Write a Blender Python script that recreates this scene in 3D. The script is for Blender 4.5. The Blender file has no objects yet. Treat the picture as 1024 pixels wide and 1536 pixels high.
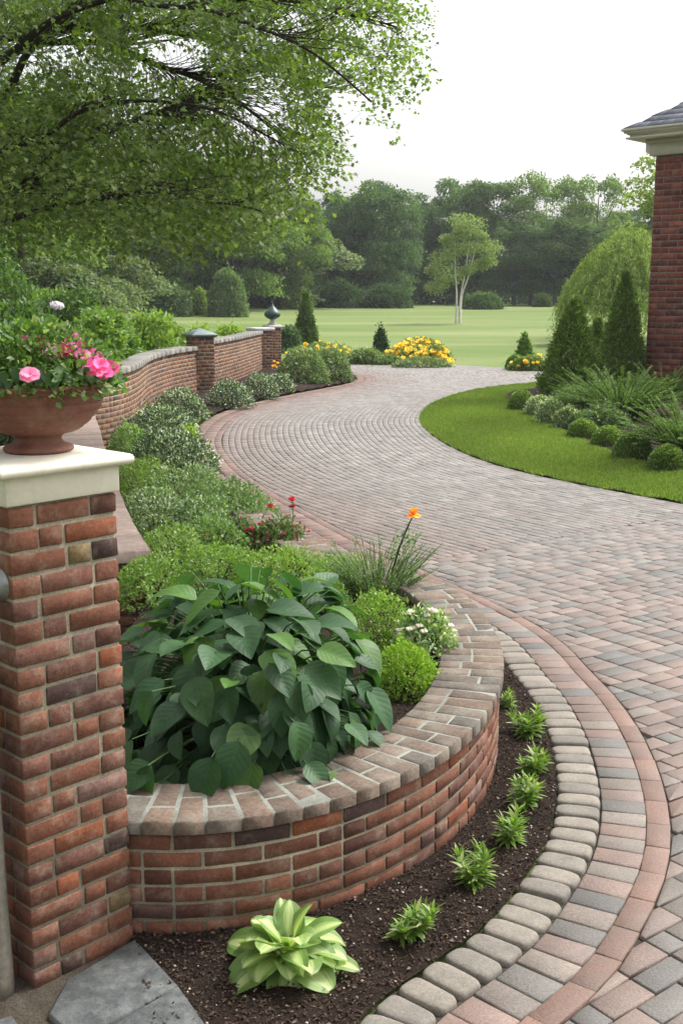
import bpy, math
import numpy as np
from mathutils import Vector
rng = np.random.default_rng(7)
S = bpy.context.scene
COL = S.collection
PI = math.pi
# ------------------------------------------------------------------ camera
H, TH, F = 2.15, math.radians(11.0), 1690.0
CT, ST = math.cos(TH), math.sin(TH)
cam = bpy.data.objects.new("camera", bpy.data.cameras.new("camera"))
COL.objects.link(cam)
cam.location = (0, 0, H); cam.rotation_euler = (PI/2 - TH, 0, 0)
cam.data.sensor_fit = 'VERTICAL'; cam.data.sensor_height = 36; cam.data.lens = 36*F/1536
cam.data.clip_start = .05; cam.data.clip_end = 2000
S.camera = cam
def at(px, py, z=0.0):                       # a spot on the level z, read off the photograph
    v = (py-768)/F; d = (H-z)/(ST + v*CT)
    return np.array([(px-512)/F*d, d*(CT - v*ST), z])
def aty(px, py, Y):                          # a spot at the distance Y
    v = (py-768)/F; d = Y/(CT - v*ST)
    return np.array([(px-512)/F*d, Y, H - d*(ST + v*CT)])
def depth(Y, z): return Y*CT + (H-z)*ST
# ------------------------------------------------------------------ mesh builder
class MB:
    def __init__(s): s.V=[]; s.C=[]; s.U=[]; s.F={}; s.n=0
    def add(s, V, faces, col=(.5,.5,.5), mi=0, uv=None):
        V = np.asarray(V, float).reshape(-1,3); k=len(V)
        c = np.asarray(col, float)
        s.V.append(V); s.C.append(np.broadcast_to(c,(k,3)) if c.ndim==1 else c)
        s.U.append(np.zeros((k,3)) if uv is None else uv)
        if isinstance(faces, np.ndarray): s.F.setdefault((faces.shape[1],mi),[]).append(faces+s.n)
        else:
            g={}
            for f in faces: g.setdefault(len(f),[]).append(f)
            for L,fs in g.items(): s.F.setdefault((L,mi),[]).append(np.array(fs)+s.n)
        s.n += k
    def build(s, name, mats, parent=None, loc=None, smooth=False):
        if not isinstance(mats,(list,tuple)): mats=[mats]
        V=np.concatenate(s.V)
        if loc is not None: V = V-np.asarray(loc,float)
        me=bpy.data.meshes.new(name)
        me.vertices.add(len(V)); me.vertices.foreach_set('co',V.astype(np.float32).ravel())
        lv=[]; lt=[]; mi=[]
        for (L,m),fs in s.F.items():
            f=np.concatenate(fs); lv.append(f.ravel()); lt.append(np.full(len(f),L)); mi.append(np.full(len(f),m))
        lv=np.concatenate(lv).astype(np.int32); lt=np.concatenate(lt).astype(np.int32); mi=np.concatenate(mi).astype(np.int32)
        me.loops.add(len(lv)); me.loops.foreach_set('vertex_index',lv)
        me.polygons.add(len(lt)); ls=np.concatenate([[0],np.cumsum(lt)[:-1]]).astype(np.int32)
        me.polygons.foreach_set('loop_start',ls); me.polygons.foreach_set('loop_total',lt)
        me.polygons.foreach_set('material_index',mi)
        if smooth: me.polygons.foreach_set('use_smooth',np.ones(len(lt),bool))
        C=np.concatenate(s.C); a=me.color_attributes.new('col','FLOAT_COLOR','POINT')
        a.data.foreach_set('color',np.concatenate([C,np.ones((len(C),1))],1).astype(np.float32).ravel())
        u=me.attributes.new('luv','FLOAT_VECTOR','POINT'); u.data.foreach_set('vector',np.concatenate(s.U).astype(np.float32).ravel())
        me.update(calc_edges=True); me.validate()
        for m in mats: me.materials.append(m)
        o=bpy.data.objects.new(name,me); COL.objects.link(o)
        if parent is not None: o.parent=parent
        if loc is not None and parent is None: o.location=loc
        return o
def tag(o,label,cat,group=None):
    o['label']=label; o['category']=cat
    if group: o['group']=group
    return o
def thing(name,loc,label,cat,group=None,rz=0):
    o=bpy.data.objects.new(name,None); COL.objects.link(o); o.location=loc; o.rotation_euler=(0,0,rz)
    o.empty_display_size=.1
    return tag(o,label,cat,group)
def structure(o): o['kind']='structure'; return o
def stuff(o,label,cat): o['kind']='stuff'; return tag(o,label,cat)
def copy_thing(o,loc,label,rz=0,sc=(1,1,1)):
    c=o.copy(); COL.objects.link(c); c.location=loc; c.rotation_euler=(0,0,rz); c.scale=sc; c['label']=label
    for ch in o.children:
        d=ch.copy(); COL.objects.link(d); d.parent=c
        for g in ch.children: e=g.copy(); COL.objects.link(e); e.parent=d
    return c
# ------------------------------------------------------------------ materials
def nodes(name):
    m=bpy.data.materials.new(name); m.use_nodes=True; nt=m.node_tree
    for n in list(nt.nodes): nt.nodes.remove(n)
    out=nt.nodes.new('ShaderNodeOutputMaterial')
    def N(t,**k):
        n=nt.nodes.new('ShaderNode'+t)
        for a,b in k.items(): setattr(n,a,b)
        return n
    return m,nt,N,out
def noise(N,nt,vec,scale,detail=4,rough=.6):
    n=N('TexNoise'); n.inputs['Scale'].default_value=scale; n.inputs['Detail'].default_value=detail; n.inputs['Roughness'].default_value=rough
    nt.links.new(vec,n.inputs['Vector']); return n
def ramp(N,nt,fac,stops):
    r=N('ValToRGB'); cr=r.color_ramp
    while len(cr.elements)<len(stops): cr.elements.new(.5)
    for e,(p,c) in zip(cr.elements,stops): e.position=p; e.color=(*c,1) if len(c)==3 else c
    nt.links.new(fac,r.inputs['Fac']); return r
def mix(N,nt,a,b,fac,mode='MIX'):
    m=N('Mix',data_type='RGBA',blend_type=mode)
    for s,v in ((m.inputs[6],a),(m.inputs[7],b)):
        if isinstance(v,tuple): s.default_value=(*v,1)
        else: nt.links.new(v,s)
    if isinstance(fac,(int,float)): m.inputs[0].default_value=fac
    else: nt.links.new(fac,m.inputs[0])
    return m.outputs[2]
def hard_mat(name,rough=.85,scale=60,var=.35,bump=.4,bdist=.004,spec=.4,stain=None,stain_scale=6,stain_amt=.5,base=None,speck=0,metal=0,scale2=9):
    m,nt,N,out=nodes(name); tc=N('TexCoord'); vec=tc.outputs['Object']
    if base is None: a=N('Attribute',attribute_name='col'); c=a.outputs['Color']
    else: r=N('RGB'); r.outputs[0].default_value=(*base,1); c=r.outputs[0]
    n1=noise(N,nt,vec,scale,6,.7); n2=noise(N,nt,vec,scale2,4)
    g=ramp(N,nt,n1.outputs['Fac'],[(.3,(1-var,)*3),(.7,(1+var*.6,)*3)]); c=mix(N,nt,c,g.outputs[0],1,'MULTIPLY')
    g2=ramp(N,nt,n2.outputs['Fac'],[(.3,(1-var*.7,)*3),(.7,(1+var*.4,)*3)]); c=mix(N,nt,c,g2.outputs[0],1,'MULTIPLY')
    if stain is not None:
        n3=noise(N,nt,vec,stain_scale,8,.75); f=ramp(N,nt,n3.outputs['Fac'],[(.5,(0,0,0)),(.72,(stain_amt,)*3)])
        c=mix(N,nt,c,stain,f.outputs[0])
    if speck:
        n4=noise(N,nt,vec,speck,2); f=ramp(N,nt,n4.outputs['Fac'],[(.64,(0,0,0)),(.72,(.5,)*3)]); c=mix(N,nt,c,(.36,.35,.32),f.outputs[0])
    p=N('BsdfPrincipled'); nt.links.new(c,p.inputs['Base Color']); p.inputs['Roughness'].default_value=rough
    p.inputs['Specular IOR Level'].default_value=spec; p.inputs['Metallic'].default_value=metal
    b=N('Bump'); b.inputs['Strength'].default_value=bump; b.inputs['Distance'].default_value=bdist
    nt.links.new(n1.outputs['Fac'],b.inputs['Height']); nt.links.new(b.outputs[0],p.inputs['Normal'])
    nt.links.new(p.outputs[0],out.inputs[0]); return m
def leaf_mat(name,trans=.35,rough=.5,spec=.4,veins=0,varieg=None,tint=(1.0,1.1,.45)):
    m,nt,N,out=nodes(name); a=N('Attribute',attribute_name='col'); c=a.outputs['Color']
    p=N('BsdfPrincipled'); p.inputs['Roughness'].default_value=rough; p.inputs['Specular IOR Level'].default_value=spec
    if veins or varieg:
        tcx=N('TexCoord'); nb1=noise(N,nt,tcx.outputs['Object'],14,5,.7); gb=ramp(N,nt,nb1.outputs['Fac'],[(.3,(.72,.75,.7)),(.6,(1.05,1.05,1.0)),(.8,(1.35,1.25,.9))]); c=mix(N,nt,c,gb.outputs[0],1,'MULTIPLY')
        l=N('Attribute',attribute_name='luv'); sp=N('SeparateXYZ'); nt.links.new(l.outputs['Vector'],sp.inputs[0])
        ab=N('Math',operation='ABSOLUTE'); nt.links.new(sp.outputs[0],ab.inputs[0])
        if veins:
            ma=N('Math',operation='MULTIPLY_ADD'); nt.links.new(ab.outputs[0],ma.inputs[0]); ma.inputs[1].default_value=-.28; nt.links.new(sp.outputs[1],ma.inputs[2])
            mu=N('Math',operation='MULTIPLY'); nt.links.new(ma.outputs[0],mu.inputs[0]); mu.inputs[1].default_value=veins
            fr=N('Math',operation='PINGPONG'); nt.links.new(mu.outputs[0],fr.inputs[0]); fr.inputs[1].default_value=.5
            v1=ramp(N,nt,fr.outputs[0],[(0,(1,1,1)),(.09,(0,0,0))]); v2=ramp(N,nt,ab.outputs[0],[(.02,(1,1,1)),(.07,(0,0,0))])
            vm=mix(N,nt,v1.outputs[0],v2.outputs[0],1,'LIGHTEN')
            lc=mix(N,nt,c,(1.7,1.65,1.5),1,'MULTIPLY'); fm=mix(N,nt,(0,0,0),vm,.4)
            c=mix(N,nt,c,lc,fm)
            b=N('Bump'); b.inputs['Strength'].default_value=.35; b.inputs['Distance'].default_value=.004; b.invert=True
            nt.links.new(fr.outputs[0],b.inputs['Height']); nt.links.new(b.outputs[0],p.inputs['Normal']); b.invert=False
        if varieg:
            tc=N('TexCoord'); sc=N('MapRange'); 
            n=noise(N,nt,l.outputs['Vector'],3.2,3)
            mp=N('VectorMath',operation='MULTIPLY'); nt.links.new(l.outputs['Vector'],mp.inputs[0]); mp.inputs[1].default_value=(7,1.1,40); nt.links.new(mp.outputs[0],n.inputs['Vector'])
            n.inputs['Scale'].default_value=1.0
            ad=N('Math',operation='MULTIPLY_ADD'); nt.links.new(n.outputs['Fac'],ad.inputs[0]); ad.inputs[1].default_value=.9; nt.links.new(ab.outputs[0],ad.inputs[2])
            f=ramp(N,nt,ad.outputs[0],[(.62,(0,0,0)),(1.0,(1,1,1))])
            c=mix(N,nt,varieg,c,f.outputs[0])
    nt.links.new(c,p.inputs['Base Color'])
    t=N('BsdfTranslucent'); ct=mix(N,nt,c,tint,1,'MULTIPLY'); cs=mix(N,nt,ct,(2,2,2),1,'MULTIPLY'); nt.links.new(cs,t.inputs[0])
    mx=N('MixShader'); mx.inputs[0].default_value=trans; nt.links.new(p.outputs[0],mx.inputs[1]); nt.links.new(t.outputs[0],mx.inputs[2])
    nt.links.new(mx.outputs[0],out.inputs[0]); return m
def ground_mat(name,stops,scale,stretch=(1,1,1),rough=.95,fine=60,fine_amt=.35,bump=.5,bdist=.02):
    m,nt,N,out=nodes(name); tc=N('TexCoord'); mp=N('Mapping'); mp.inputs['Scale'].default_value=stretch; nt.links.new(tc.outputs['Object'],mp.inputs[0])
    n1=noise(N,nt,mp.outputs[0],scale,5,.6); c=ramp(N,nt,n1.outputs['Fac'],stops).outputs[0]
    n2=noise(N,nt,tc.outputs['Object'],fine,6,.75); g=ramp(N,nt,n2.outputs['Fac'],[(.3,(1-fine_amt,)*3),(.7,(1+fine_amt,)*3)])
    c=mix(N,nt,c,g.outputs[0],1,'MULTIPLY')
    p=N('BsdfPrincipled'); nt.links.new(c,p.inputs['Base Color']); p.inputs['Roughness'].default_value=rough; p.inputs['Specular IOR Level'].default_value=.15
    b=N('Bump'); b.inputs['Strength'].default_value=bump; b.inputs['Distance'].default_value=bdist
    nt.links.new(n2.outputs['Fac'],b.inputs['Height']); nt.links.new(b.outputs[0],p.inputs['Normal']); nt.links.new(p.outputs[0],out.inputs[0]); return m
M_brick=hard_mat('brick',.85,75,.4,.6,.005,.3,stain=(.42,.36,.28),stain_scale=11,stain_amt=.35)
M_mortar=hard_mat('mortar',.95,120,.35,.9,.005,.1,stain=(.16,.15,.10),stain_scale=7,stain_amt=.5)
M_paver=hard_mat('paver',.62,110,.42,.8,.004,.45,stain=(.11,.108,.095),stain_scale=2.6,stain_amt=.5,speck=260,scale2=3)
M_cobble=hard_mat('cobble',.8,90,.3,.6,.004,.35,stain=(.2,.18,.15),stain_scale=8,stain_amt=.4,speck=200)
M_coping=hard_mat('coping_brick',.85,70,.4,.7,.006,.3,stain=(.18,.2,.165),stain_scale=9,stain_amt=.5)
M_copmortar=hard_mat('coping_mortar',.9,90,.3,.8,.004,.2,stain=(.27,.33,.29),stain_scale=9,stain_amt=.6)
M_slate=hard_mat('slab_stone',.75,30,.5,.9,.008,.4,base=(.085,.092,.092),stain=(.17,.17,.155),stain_scale=9,stain_amt=.75)
M_sand=ground_mat('joint_sand',[(.3,(.035,.032,.026)),(.7,(.07,.062,.05))],9,fine=200)
M_mulch=ground_mat('mulch_soil',[(.3,(.016,.010,.007)),(.7,(.045,.030,.022))],7,fine=85,fine_amt=.7,bump=1,bdist=.03)
M_lawn=ground_mat('lawn_grass',[(.3,(.088,.138,.034)),(.5,(.125,.170,.050)),(.70,(.195,.220,.095))],.10,stretch=(.35,1.3,1),fine=14,fine_amt=.22,bump=.4,bdist=.05)
M_turf=ground_mat('island_turf',[(.3,(.07,.11,.022)),(.7,(.11,.15,.04))],.9,fine=40,fine_amt=.4,bump=.8,bdist=.03)
M_cream=hard_mat('cream_stone',.55,30,.06,.12,.002,.4,base=(.68,.64,.53),stain=(.36,.33,.25),stain_scale=11,stain_amt=.5)
M_terra=hard_mat('terracotta',.75,45,.3,.3,.003,.35,base=(.175,.066,.045),stain=(.30,.2,.15),stain_scale=7,stain_amt=.45)
M_lead=hard_mat('lead_cap',.5,20,.25,.2,.004,.5,base=(.11,.15,.16))
M_verd=hard_mat('green_metal',.45,20,.3,.3,.004,.5,base=(.02,.055,.045))
M_pale=hard_mat('pale_stone',.8,30,.2,.3,.004,.3,base=(.38,.36,.34))
M_trim=hard_mat('painted_trim',.55,12,.08,.1,.002,.4,base=(.55,.53,.44))
M_white=hard_mat('white_trim',.5,12,.05,.1,.002,.4,base=(.75,.73,.70))
M_roof=hard_mat('roof_slate',.7,14,.3,.4,.01,.4)
M_metal=hard_mat('grey_metal',.4,30,.35,.3,.003,.5,base=(.28,.29,.28),metal=.6)
M_post=hard_mat('weathered_post',.8,40,.3,.5,.004,.3,base=(.16,.145,.115),scale2=5)
M_bark=hard_mat('bark',.9,30,.4,.8,.02,.2)
M_sandstone=hard_mat('sandstone',.85,25,.3,.6,.006,.3,stain=(.16,.14,.12),stain_scale=5,stain_amt=.5)
M_rock=hard_mat('rock',.85,14,.5,.8,.02,.3,base=(.20,.21,.20))
L_maple=leaf_mat('maple_leaf',.42,.5,.35)
L_far=leaf_mat('far_foliage',.25,.7,.2)
L_shrub=leaf_mat('shrub_leaf',.3,.5,.4)
L_gloss=leaf_mat('broad_leaf',.25,.5,.28,veins=7)
L_host=leaf_mat('variegated_leaf',.3,.45,.4,varieg=(.44,.52,.22))
L_pet=leaf_mat('petal',.3,.5,.3,tint=(1,.8,.8))
L_con=leaf_mat('conifer_leaf',.2,.65,.25)
# ------------------------------------------------------------------ geometry helpers
def norm(a): return a/np.maximum(np.linalg.norm(a,axis=-1,keepdims=True),1e-9)
def smooth_path(P,step=.1,closed=False):
    P=np.asarray(P,float); Q=[]
    n=len(P)
    for i in range(n-1):
        p0=P[max(i-1,0)];p1=P[i];p2=P[i+1];p3=P[min(i+2,n-1)]
        k=max(2,int(np.linalg.norm(p2-p1)/step))
        for t in np.arange(k)/k:
            Q.append(.5*((2*p1)+(-p0+p2)*t+(2*p0-5*p1+4*p2-p3)*t*t+(-p0+3*p1-3*p2+p3)*t**3))
    Q.append(P[-1]); return resample(np.array(Q),step)
def arclen(P): return np.concatenate([[0],np.cumsum(np.linalg.norm(np.diff(P,axis=0),axis=1))])
def resample(P,step):
    s=arclen(P); n=max(2,int(round(s[-1]/step))+1); t=np.linspace(0,s[-1],n)
    return np.stack([np.interp(t,s,P[:,k]) for k in range(P.shape[1])],1)
def relax(P,it=10):
    P=P.copy()
    for _ in range(it): P[1:-1]=.25*P[:-2]+.5*P[1:-1]+.25*P[2:]
    return P
def normals2(P):
    T=np.gradient(P[:,:2],axis=0); T=norm(T); return np.stack([-T[:,1],T[:,0]],1)   # left of travel
class Path:                                   # plan curve with arclength lookup
    def __init__(s,P): s.P=np.asarray(P)[:,:2]; s.s=arclen(s.P); s.L=s.s[-1]; s.N=normals2(s.P)
    def at(s,t,off=0.0):
        x=np.interp(t,s.s,s.P[:,0]); y=np.interp(t,s.s,s.P[:,1]); nx=np.interp(t,s.s,s.N[:,0]); ny=np.interp(t,s.s,s.N[:,1])
        l=math.hypot(nx,ny) or 1; return np.array([x+nx/l*off,y+ny/l*off])
    def offset(s,d): return s.P+s.N*d
CH=[(0,1,2,3)]
def chamfer_box(mb,o,ex,ey,ez,a,b,c0,c1,c2,ch,col,mi=0,jit=0.0):
    """box of full sizes a,b,c along unit axes; o = centre"""
pass
def brick3(mb,cx,ax,ay,az,sx,sy,sz,ch,col,mi=0,jit=.001):
    hx,hy,hz=sx/2,sy/2,sz/2; V=[]; 
    for i in (-1,1):
        for j in (-1,1):
            for k in (-1,1):
                V+= [((hx)*i,(hy-ch)*j,(hz-ch)*k),((hx-ch)*i,(hy)*j,(hz-ch)*k),((hx-ch)*i,(hy-ch)*j,(hz)*k)]
    V=np.array(V)+rng.uniform(-jit,jit,(24,3)) if jit else np.array(V)
    W=cx+V[:,:1]*ax+V[:,1:2]*ay+V[:,2:]*az
    mb.add(W,BF,col,mi)
def idx(i,j,k,q): return ((i*2+j)*2+k)*3+q
BF=[]
def _bf():
    f=[]
    f.append([idx(1,0,0,0),idx(1,1,0,0),idx(1,1,1,0),idx(1,0,1,0)]); f.append([idx(0,0,0,0),idx(0,0,1,0),idx(0,1,1,0),idx(0,1,0,0)])
    f.append([idx(0,1,0,1),idx(0,1,1,1),idx(1,1,1,1),idx(1,1,0,1)]); f.append([idx(0,0,0,1),idx(1,0,0,1),idx(1,0,1,1),idx(0,0,1,1)])
    f.append([idx(0,0,1,2),idx(1,0,1,2),idx(1,1,1,2),idx(0,1,1,2)]); f.append([idx(0,0,0,2),idx(0,1,0,2),idx(1,1,0,2),idx(1,0,0,2)])
    for i in (0,1):
        for j in (0,1):
            q=[idx(i,j,0,0),idx(i,j,1,0),idx(i,j,1,1),idx(i,j,0,1)]; f.append(q if i!=j else q[::-1])
            q=[idx(i,0,j,0),idx(i,1,j,0),idx(i,1,j,2),idx(i,0,j,2)]; f.append(q if i==j else q[::-1])
            q=[idx(0,i,j,1),idx(1,i,j,1),idx(1,i,j,2),idx(0,i,j,2)]; f.append(q if i!=j else q[::-1])
            for k in (0,1):
                q=[idx(i,j,k,0),idx(i,j,k,1),idx(i,j,k,2)]; f.append(q if (i+j+k)%2 else q[::-1])
    return f
BF=_bf()
X3,Y3,Z3=np.eye(3)
def box(mb,c,s,col=(.5,.5,.5),mi=0,rz=0,ch=.004,jit=0):
    ax=np.array([math.cos(rz),math.sin(rz),0]); ay=np.array([-math.sin(rz),math.cos(rz),0])
    brick3(mb,np.asarray(c,float),ax,ay,Z3,s[0],s[1],s[2],ch,col,mi,jit)
def lathe(mb,prof,c,n=32,col=(.5,.5,.5),mi=0,rot=0):
    a=np.arange(n)/n*2*PI+rot; V=[]; 
    for r,z in prof: V.append(np.stack([c[0]+r*np.cos(a),c[1]+r*np.sin(a),np.full(n,c[2]+z)],1))
    V=np.concatenate(V); F=[]
    for k in range(len(prof)-1):
        for i in range(n):
            j=(i+1)%n; F.append([k*n+i,k*n+j,(k+1)*n+j,(k+1)*n+i])
    if prof[0][0]>1e-4: F.append(list(range(n))[::-1])
    if prof[-1][0]>1e-4: F.append([(len(prof)-1)*n+i for i in range(n)])
    mb.add(V,F,col,mi)
def tube(mb,P,r0,r1,n=6,col=(.05,.04,.03),mi=0,rr=None):
    P=np.asarray(P,float); k=len(P); T=norm(np.gradient(P,axis=0)); up=np.where(np.abs(T[:,2:])>.9,X3,Z3)
    A=norm(np.cross(T,up)); B=np.cross(T,A); R=np.linspace(r0,r1,k) if rr is None else rr; a=np.arange(n)/n*2*PI
    V=(P[:,None]+R[:,None,None]*(np.cos(a)[None,:,None]*A[:,None]+np.sin(a)[None,:,None]*B[:,None])).reshape(-1,3)
    i=np.arange(n); j=(i+1)%n; F=np.concatenate([np.stack([q*n+i,q*n+j,(q+1)*n+j,(q+1)*n+i],1) for q in range(k-1)])
    mb.add(V,F,col,mi)
    mb.add(V[-n:],[list(range(n))],col,mi)
def vnoise(x,y,s,seed=0):
    r=0; 
    for i,(a,b,c) in enumerate(((1,.3,1.7),(-.5,1.1,4.1),(.7,-.9,.3),(1.3,.8,2.2),(-1.1,.4,5.5))):
        r=r+np.sin((a*x+b*y)*s*(1+.37*i)+c+seed*1.3*(i+1))
    return r/5
# polygon tools
def inside(P,pt):
    x,y=pt; px,py=P[:,0],P[:,1]; qx,qy=np.roll(px,-1),np.roll(py,-1)
    c=((py>y)!=(qy>y)); 
    with np.errstate(divide='ignore',invalid='ignore'): xi=(qx-px)*(y-py)/(qy-py)+px
    return bool(np.count_nonzero(c&(x<xi))%2)
def polydist(P,pt):
    A=P;B=np.roll(P,-1,axis=0);d=B-A;t=np.clip(((pt-A)*d).sum(1)/np.maximum((d*d).sum(1),1e-12),0,1)
    C=A+d*t[:,None]; D=np.hypot(*(pt-C).T); i=int(D.argmin()); return D[i],i,C[i]
def area(P): x,y=P[:,0],P[:,1]; return .5*(x*np.roll(y,-1)-np.roll(x,-1)*y).sum()
def clip_half(poly,p,n):
    out=[]; k=len(poly)
    for i in range(k):
        a=poly[i];b=poly[(i+1)%k];da=(a-p)@n;db=(b-p)@n
        if da>=0: out.append(a)
        if (da>=0)!=(db>=0): out.append(a+(b-a)*(da/(da-db)))
    return out
def clip_cell(P,cell,r,ccw):
    c=cell.mean(0); D,i,C=polydist(P,c); ins=inside(P,c)
    if D>r: return [q for q in cell] if ins else None
    A=P[i];B=P[(i+1)%len(P)];d=B-A; n=np.array([-d[1],d[0]]); n=n/(np.linalg.norm(n)+1e-9)*(1 if ccw else -1)
    o=clip_half(list(cell),C,n)
    if len(o)<3: return None
    q=np.array(o); 
    if abs(area(q))<abs(area(cell))*.12: return None
    return o
def region(name,poly,step,hf,mat,jit=0):
    poly=np.asarray(poly)[:,:2]; ccw=area(poly)>0; lo=poly.min(0);hi=poly.max(0); mb=MB(); V=[];F=[]; key={}
    def vid(p):
        k=(round(p[0],4),round(p[1],4))
        if k not in key: key[k]=len(V); V.append((p[0],p[1],hf(p[0],p[1])))
        return key[k]
    nx=int((hi[0]-lo[0])/step)+1; ny=int((hi[1]-lo[1])/step)+1
    for i in range(nx):
        for j in range(ny):
            x=lo[0]+i*step;y=lo[1]+j*step
            cell=np.array([(x,y),(x+step,y),(x+step,y+step),(x,y+step)])
            o=clip_cell(poly,cell,step*.72,ccw)
            if o: 
                f=[vid(p) for p in o]
                f=[f[q] for q in range(len(f)) if f[q]!=f[q-1]]
                if len(f)>2: F.append(f)
    mb.add(np.array(V),F); return structure(mb.build(name,mat,smooth=True))
def prism(mb,poly,z0,z1,gap,bev,col,mi=0,tilt=None):
    P=np.array(poly); 
    if area(P)<0: P=P[::-1]
    # drop near-duplicate points
    keep=[i for i in range(len(P)) if np.linalg.norm(P[i]-P[i-1])>.006]; P=P[keep]
    if len(P)<3: return
    def inset(P,d):
        E=np.roll(P,-1,axis=0)-P; n=np.stack([-E[:,1],E[:,0]],1); n/=np.linalg.norm(n,axis=1)[:,None]+1e-9; m=np.roll(n,1,axis=0)
        b=n+m; b/= (1+(n*m).sum(1))[:,None].clip(.35); return P+b*d
    A=inset(P,gap); 
    if area(A)<.0006: return
    B=inset(P,gap+bev); k=len(P)
    if area(B)<.0003: return
    dz=np.zeros(k) if tilt is None else (P-P.mean(0))@tilt
    V=np.concatenate([np.c_[A,np.full(k,z0)],np.c_[A,z1-bev*.8+dz],np.c_[B,z1+dz]])
    F=[]
    for i in range(k):
        j=(i+1)%k; F+=[[i,j,k+j,k+i],[k+i,k+j,2*k+j,2*k+i]]
    F.append([2*k+i for i in range(k)]); mb.add(V,F,col,mi)
# ------------------------------------------------------------------ leaf batches
def frames(d,n):
    d=norm(d); x=norm(np.cross(d,n)); z=np.cross(x,d); return x,d,z
def diamonds(mb,P,D,N,L,W,col,fold=.15,mi=0):
    x,d,z=frames(D,N); L=np.asarray(L)[:,None];W=np.asarray(W)[:,None]
    V=np.stack([P,P+d*L*.45+x*W*.5+z*W*fold,P+d*L-z*L*.08,P+d*L*.45-x*W*.5+z*W*fold],1)
    k=len(P); q=np.arange(k)[:,None]*4; F=np.concatenate([q+[0,1,2],q+[0,2,3]])
    mb.add(V.reshape(-1,3),F,np.repeat(col,4,0),mi)
STAR=np.array([(0,0),(.28,.02),(.5,.12),(.30,.30),(.46,.62),(.16,.55),(0,1.0),(-.16,.55),(-.46,.62),(-.30,.30),(-.5,.12),(-.28,.02)])
def stars(mb,P,D,N,L,col,mi=0):
    x,d,z=frames(D,N); L=np.asarray(L)[:,None]; k=len(P)
    V=np.stack([P+x*L*a+d*L*b+z*L*(abs(a)*.25-b*b*.15) for a,b in STAR],1)
    q=np.arange(k)[:,None]*12; F=np.concatenate([q+list(f) for f in ((0,1,3),(1,2,3),(3,4,5),(5,6,7),(7,8,9),(9,10,11),(0,9,11))])
    F2=np.concatenate([q+[0,3,5],q+[0,5,7],q+[0,7,9]]); F=np.concatenate([F,F2])
    mb.add(V.reshape(-1,3),F,np.repeat(col,12,0),mi)
def blades(mb,P,D,N,L,W,col,bend,fold=.25,na=2,nt=6,prof=None,mi=0,wave=0):
    """curved leaves: na cells across, nt along"""
    x,d,z=frames(D,N); k=len(P); L=np.asarray(L);W=np.asarray(W);bend=np.asarray(bend)
    t=np.linspace(0,1,nt+1); a=np.linspace(-1,1,na+1)
    if prof is None: prof=lambda t: np.sin(PI*t**.62)**.85*(1-.25*t)
    w=prof(t); w[-1]=0.0; w[0]=.04
    ang=bend[:,None]*t[None]; cx=np.cumsum(np.cos(ang),1)-np.cos(ang[:,:1]); cz=np.cumsum(np.sin(ang),1)-np.sin(ang[:,:1])
    ly=cx/nt*L[:,None]; lz=-cz/nt*L[:,None]
    ny=np.sin(ang); nz=np.cos(ang)
    A=a[None,None,:]; hw=w[None,:,None]*W[:,None,None]*.5
    off=fold*np.abs(A)*hw
    if wave: 
        ph=rng.uniform(0,6,k)[:,None,None]; off=off+wave*W[:,None,None]*np.sin(t[None,:,None]*9+ph+A*1.5)*np.abs(A)
    X_=A*hw; Yl=ly[:,:,None]+off*ny[:,:,None]; Zl=lz[:,:,None]+off*nz[:,:,None]
    V=P[:,None,None]+X_[...,None]*x[:,None,None]+Yl[...,None]*d[:,None,None]+Zl[...,None]*z[:,None,None]
    m=(nt+1)*(na+1); F=[]
    for i in range(nt):
        for j in range(na): b=i*(na+1)+j; F.append([b,b+1,b+na+2,b+na+1])
    F=(np.arange(k)[:,None,None]*m+np.array(F)[None]).reshape(-1,4)
    uv=np.zeros((k,nt+1,na+1,3)); uv[...,0]=a; uv[...,1]=t[None,:,None]; uv[...,2]=rng.uniform(0,1,k)[:,None,None]
    mb.add(V.reshape(-1,3),F,np.repeat(col,m,0),mi,uv.reshape(-1,3))
def rdir(n): return norm(rng.normal(size=(n,3)))
def cols(n,a,b,extra=None,p=0.0,v=.18):
    t=rng.beta(1.6,1.6,n)[:,None]; c=np.array(a)*(1-t)+np.array(b)*t; c=c*rng.uniform(1-v,1+v,(n,1))
    if extra is not None:
        m=rng.random(n)<p; c[m]=np.array(extra)*rng.uniform(.8,1.15,(m.sum(),1))
    return c
def lumpy(D,nb=14,amp=.16,k=14,seed=0):
    r=np.random.default_rng(seed); B=norm(r.normal(size=(nb,3))); A=r.uniform(-.6,1,nb)*amp
    return 1+(np.exp(k*(D@B.T-1))*A).sum(1)
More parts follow.
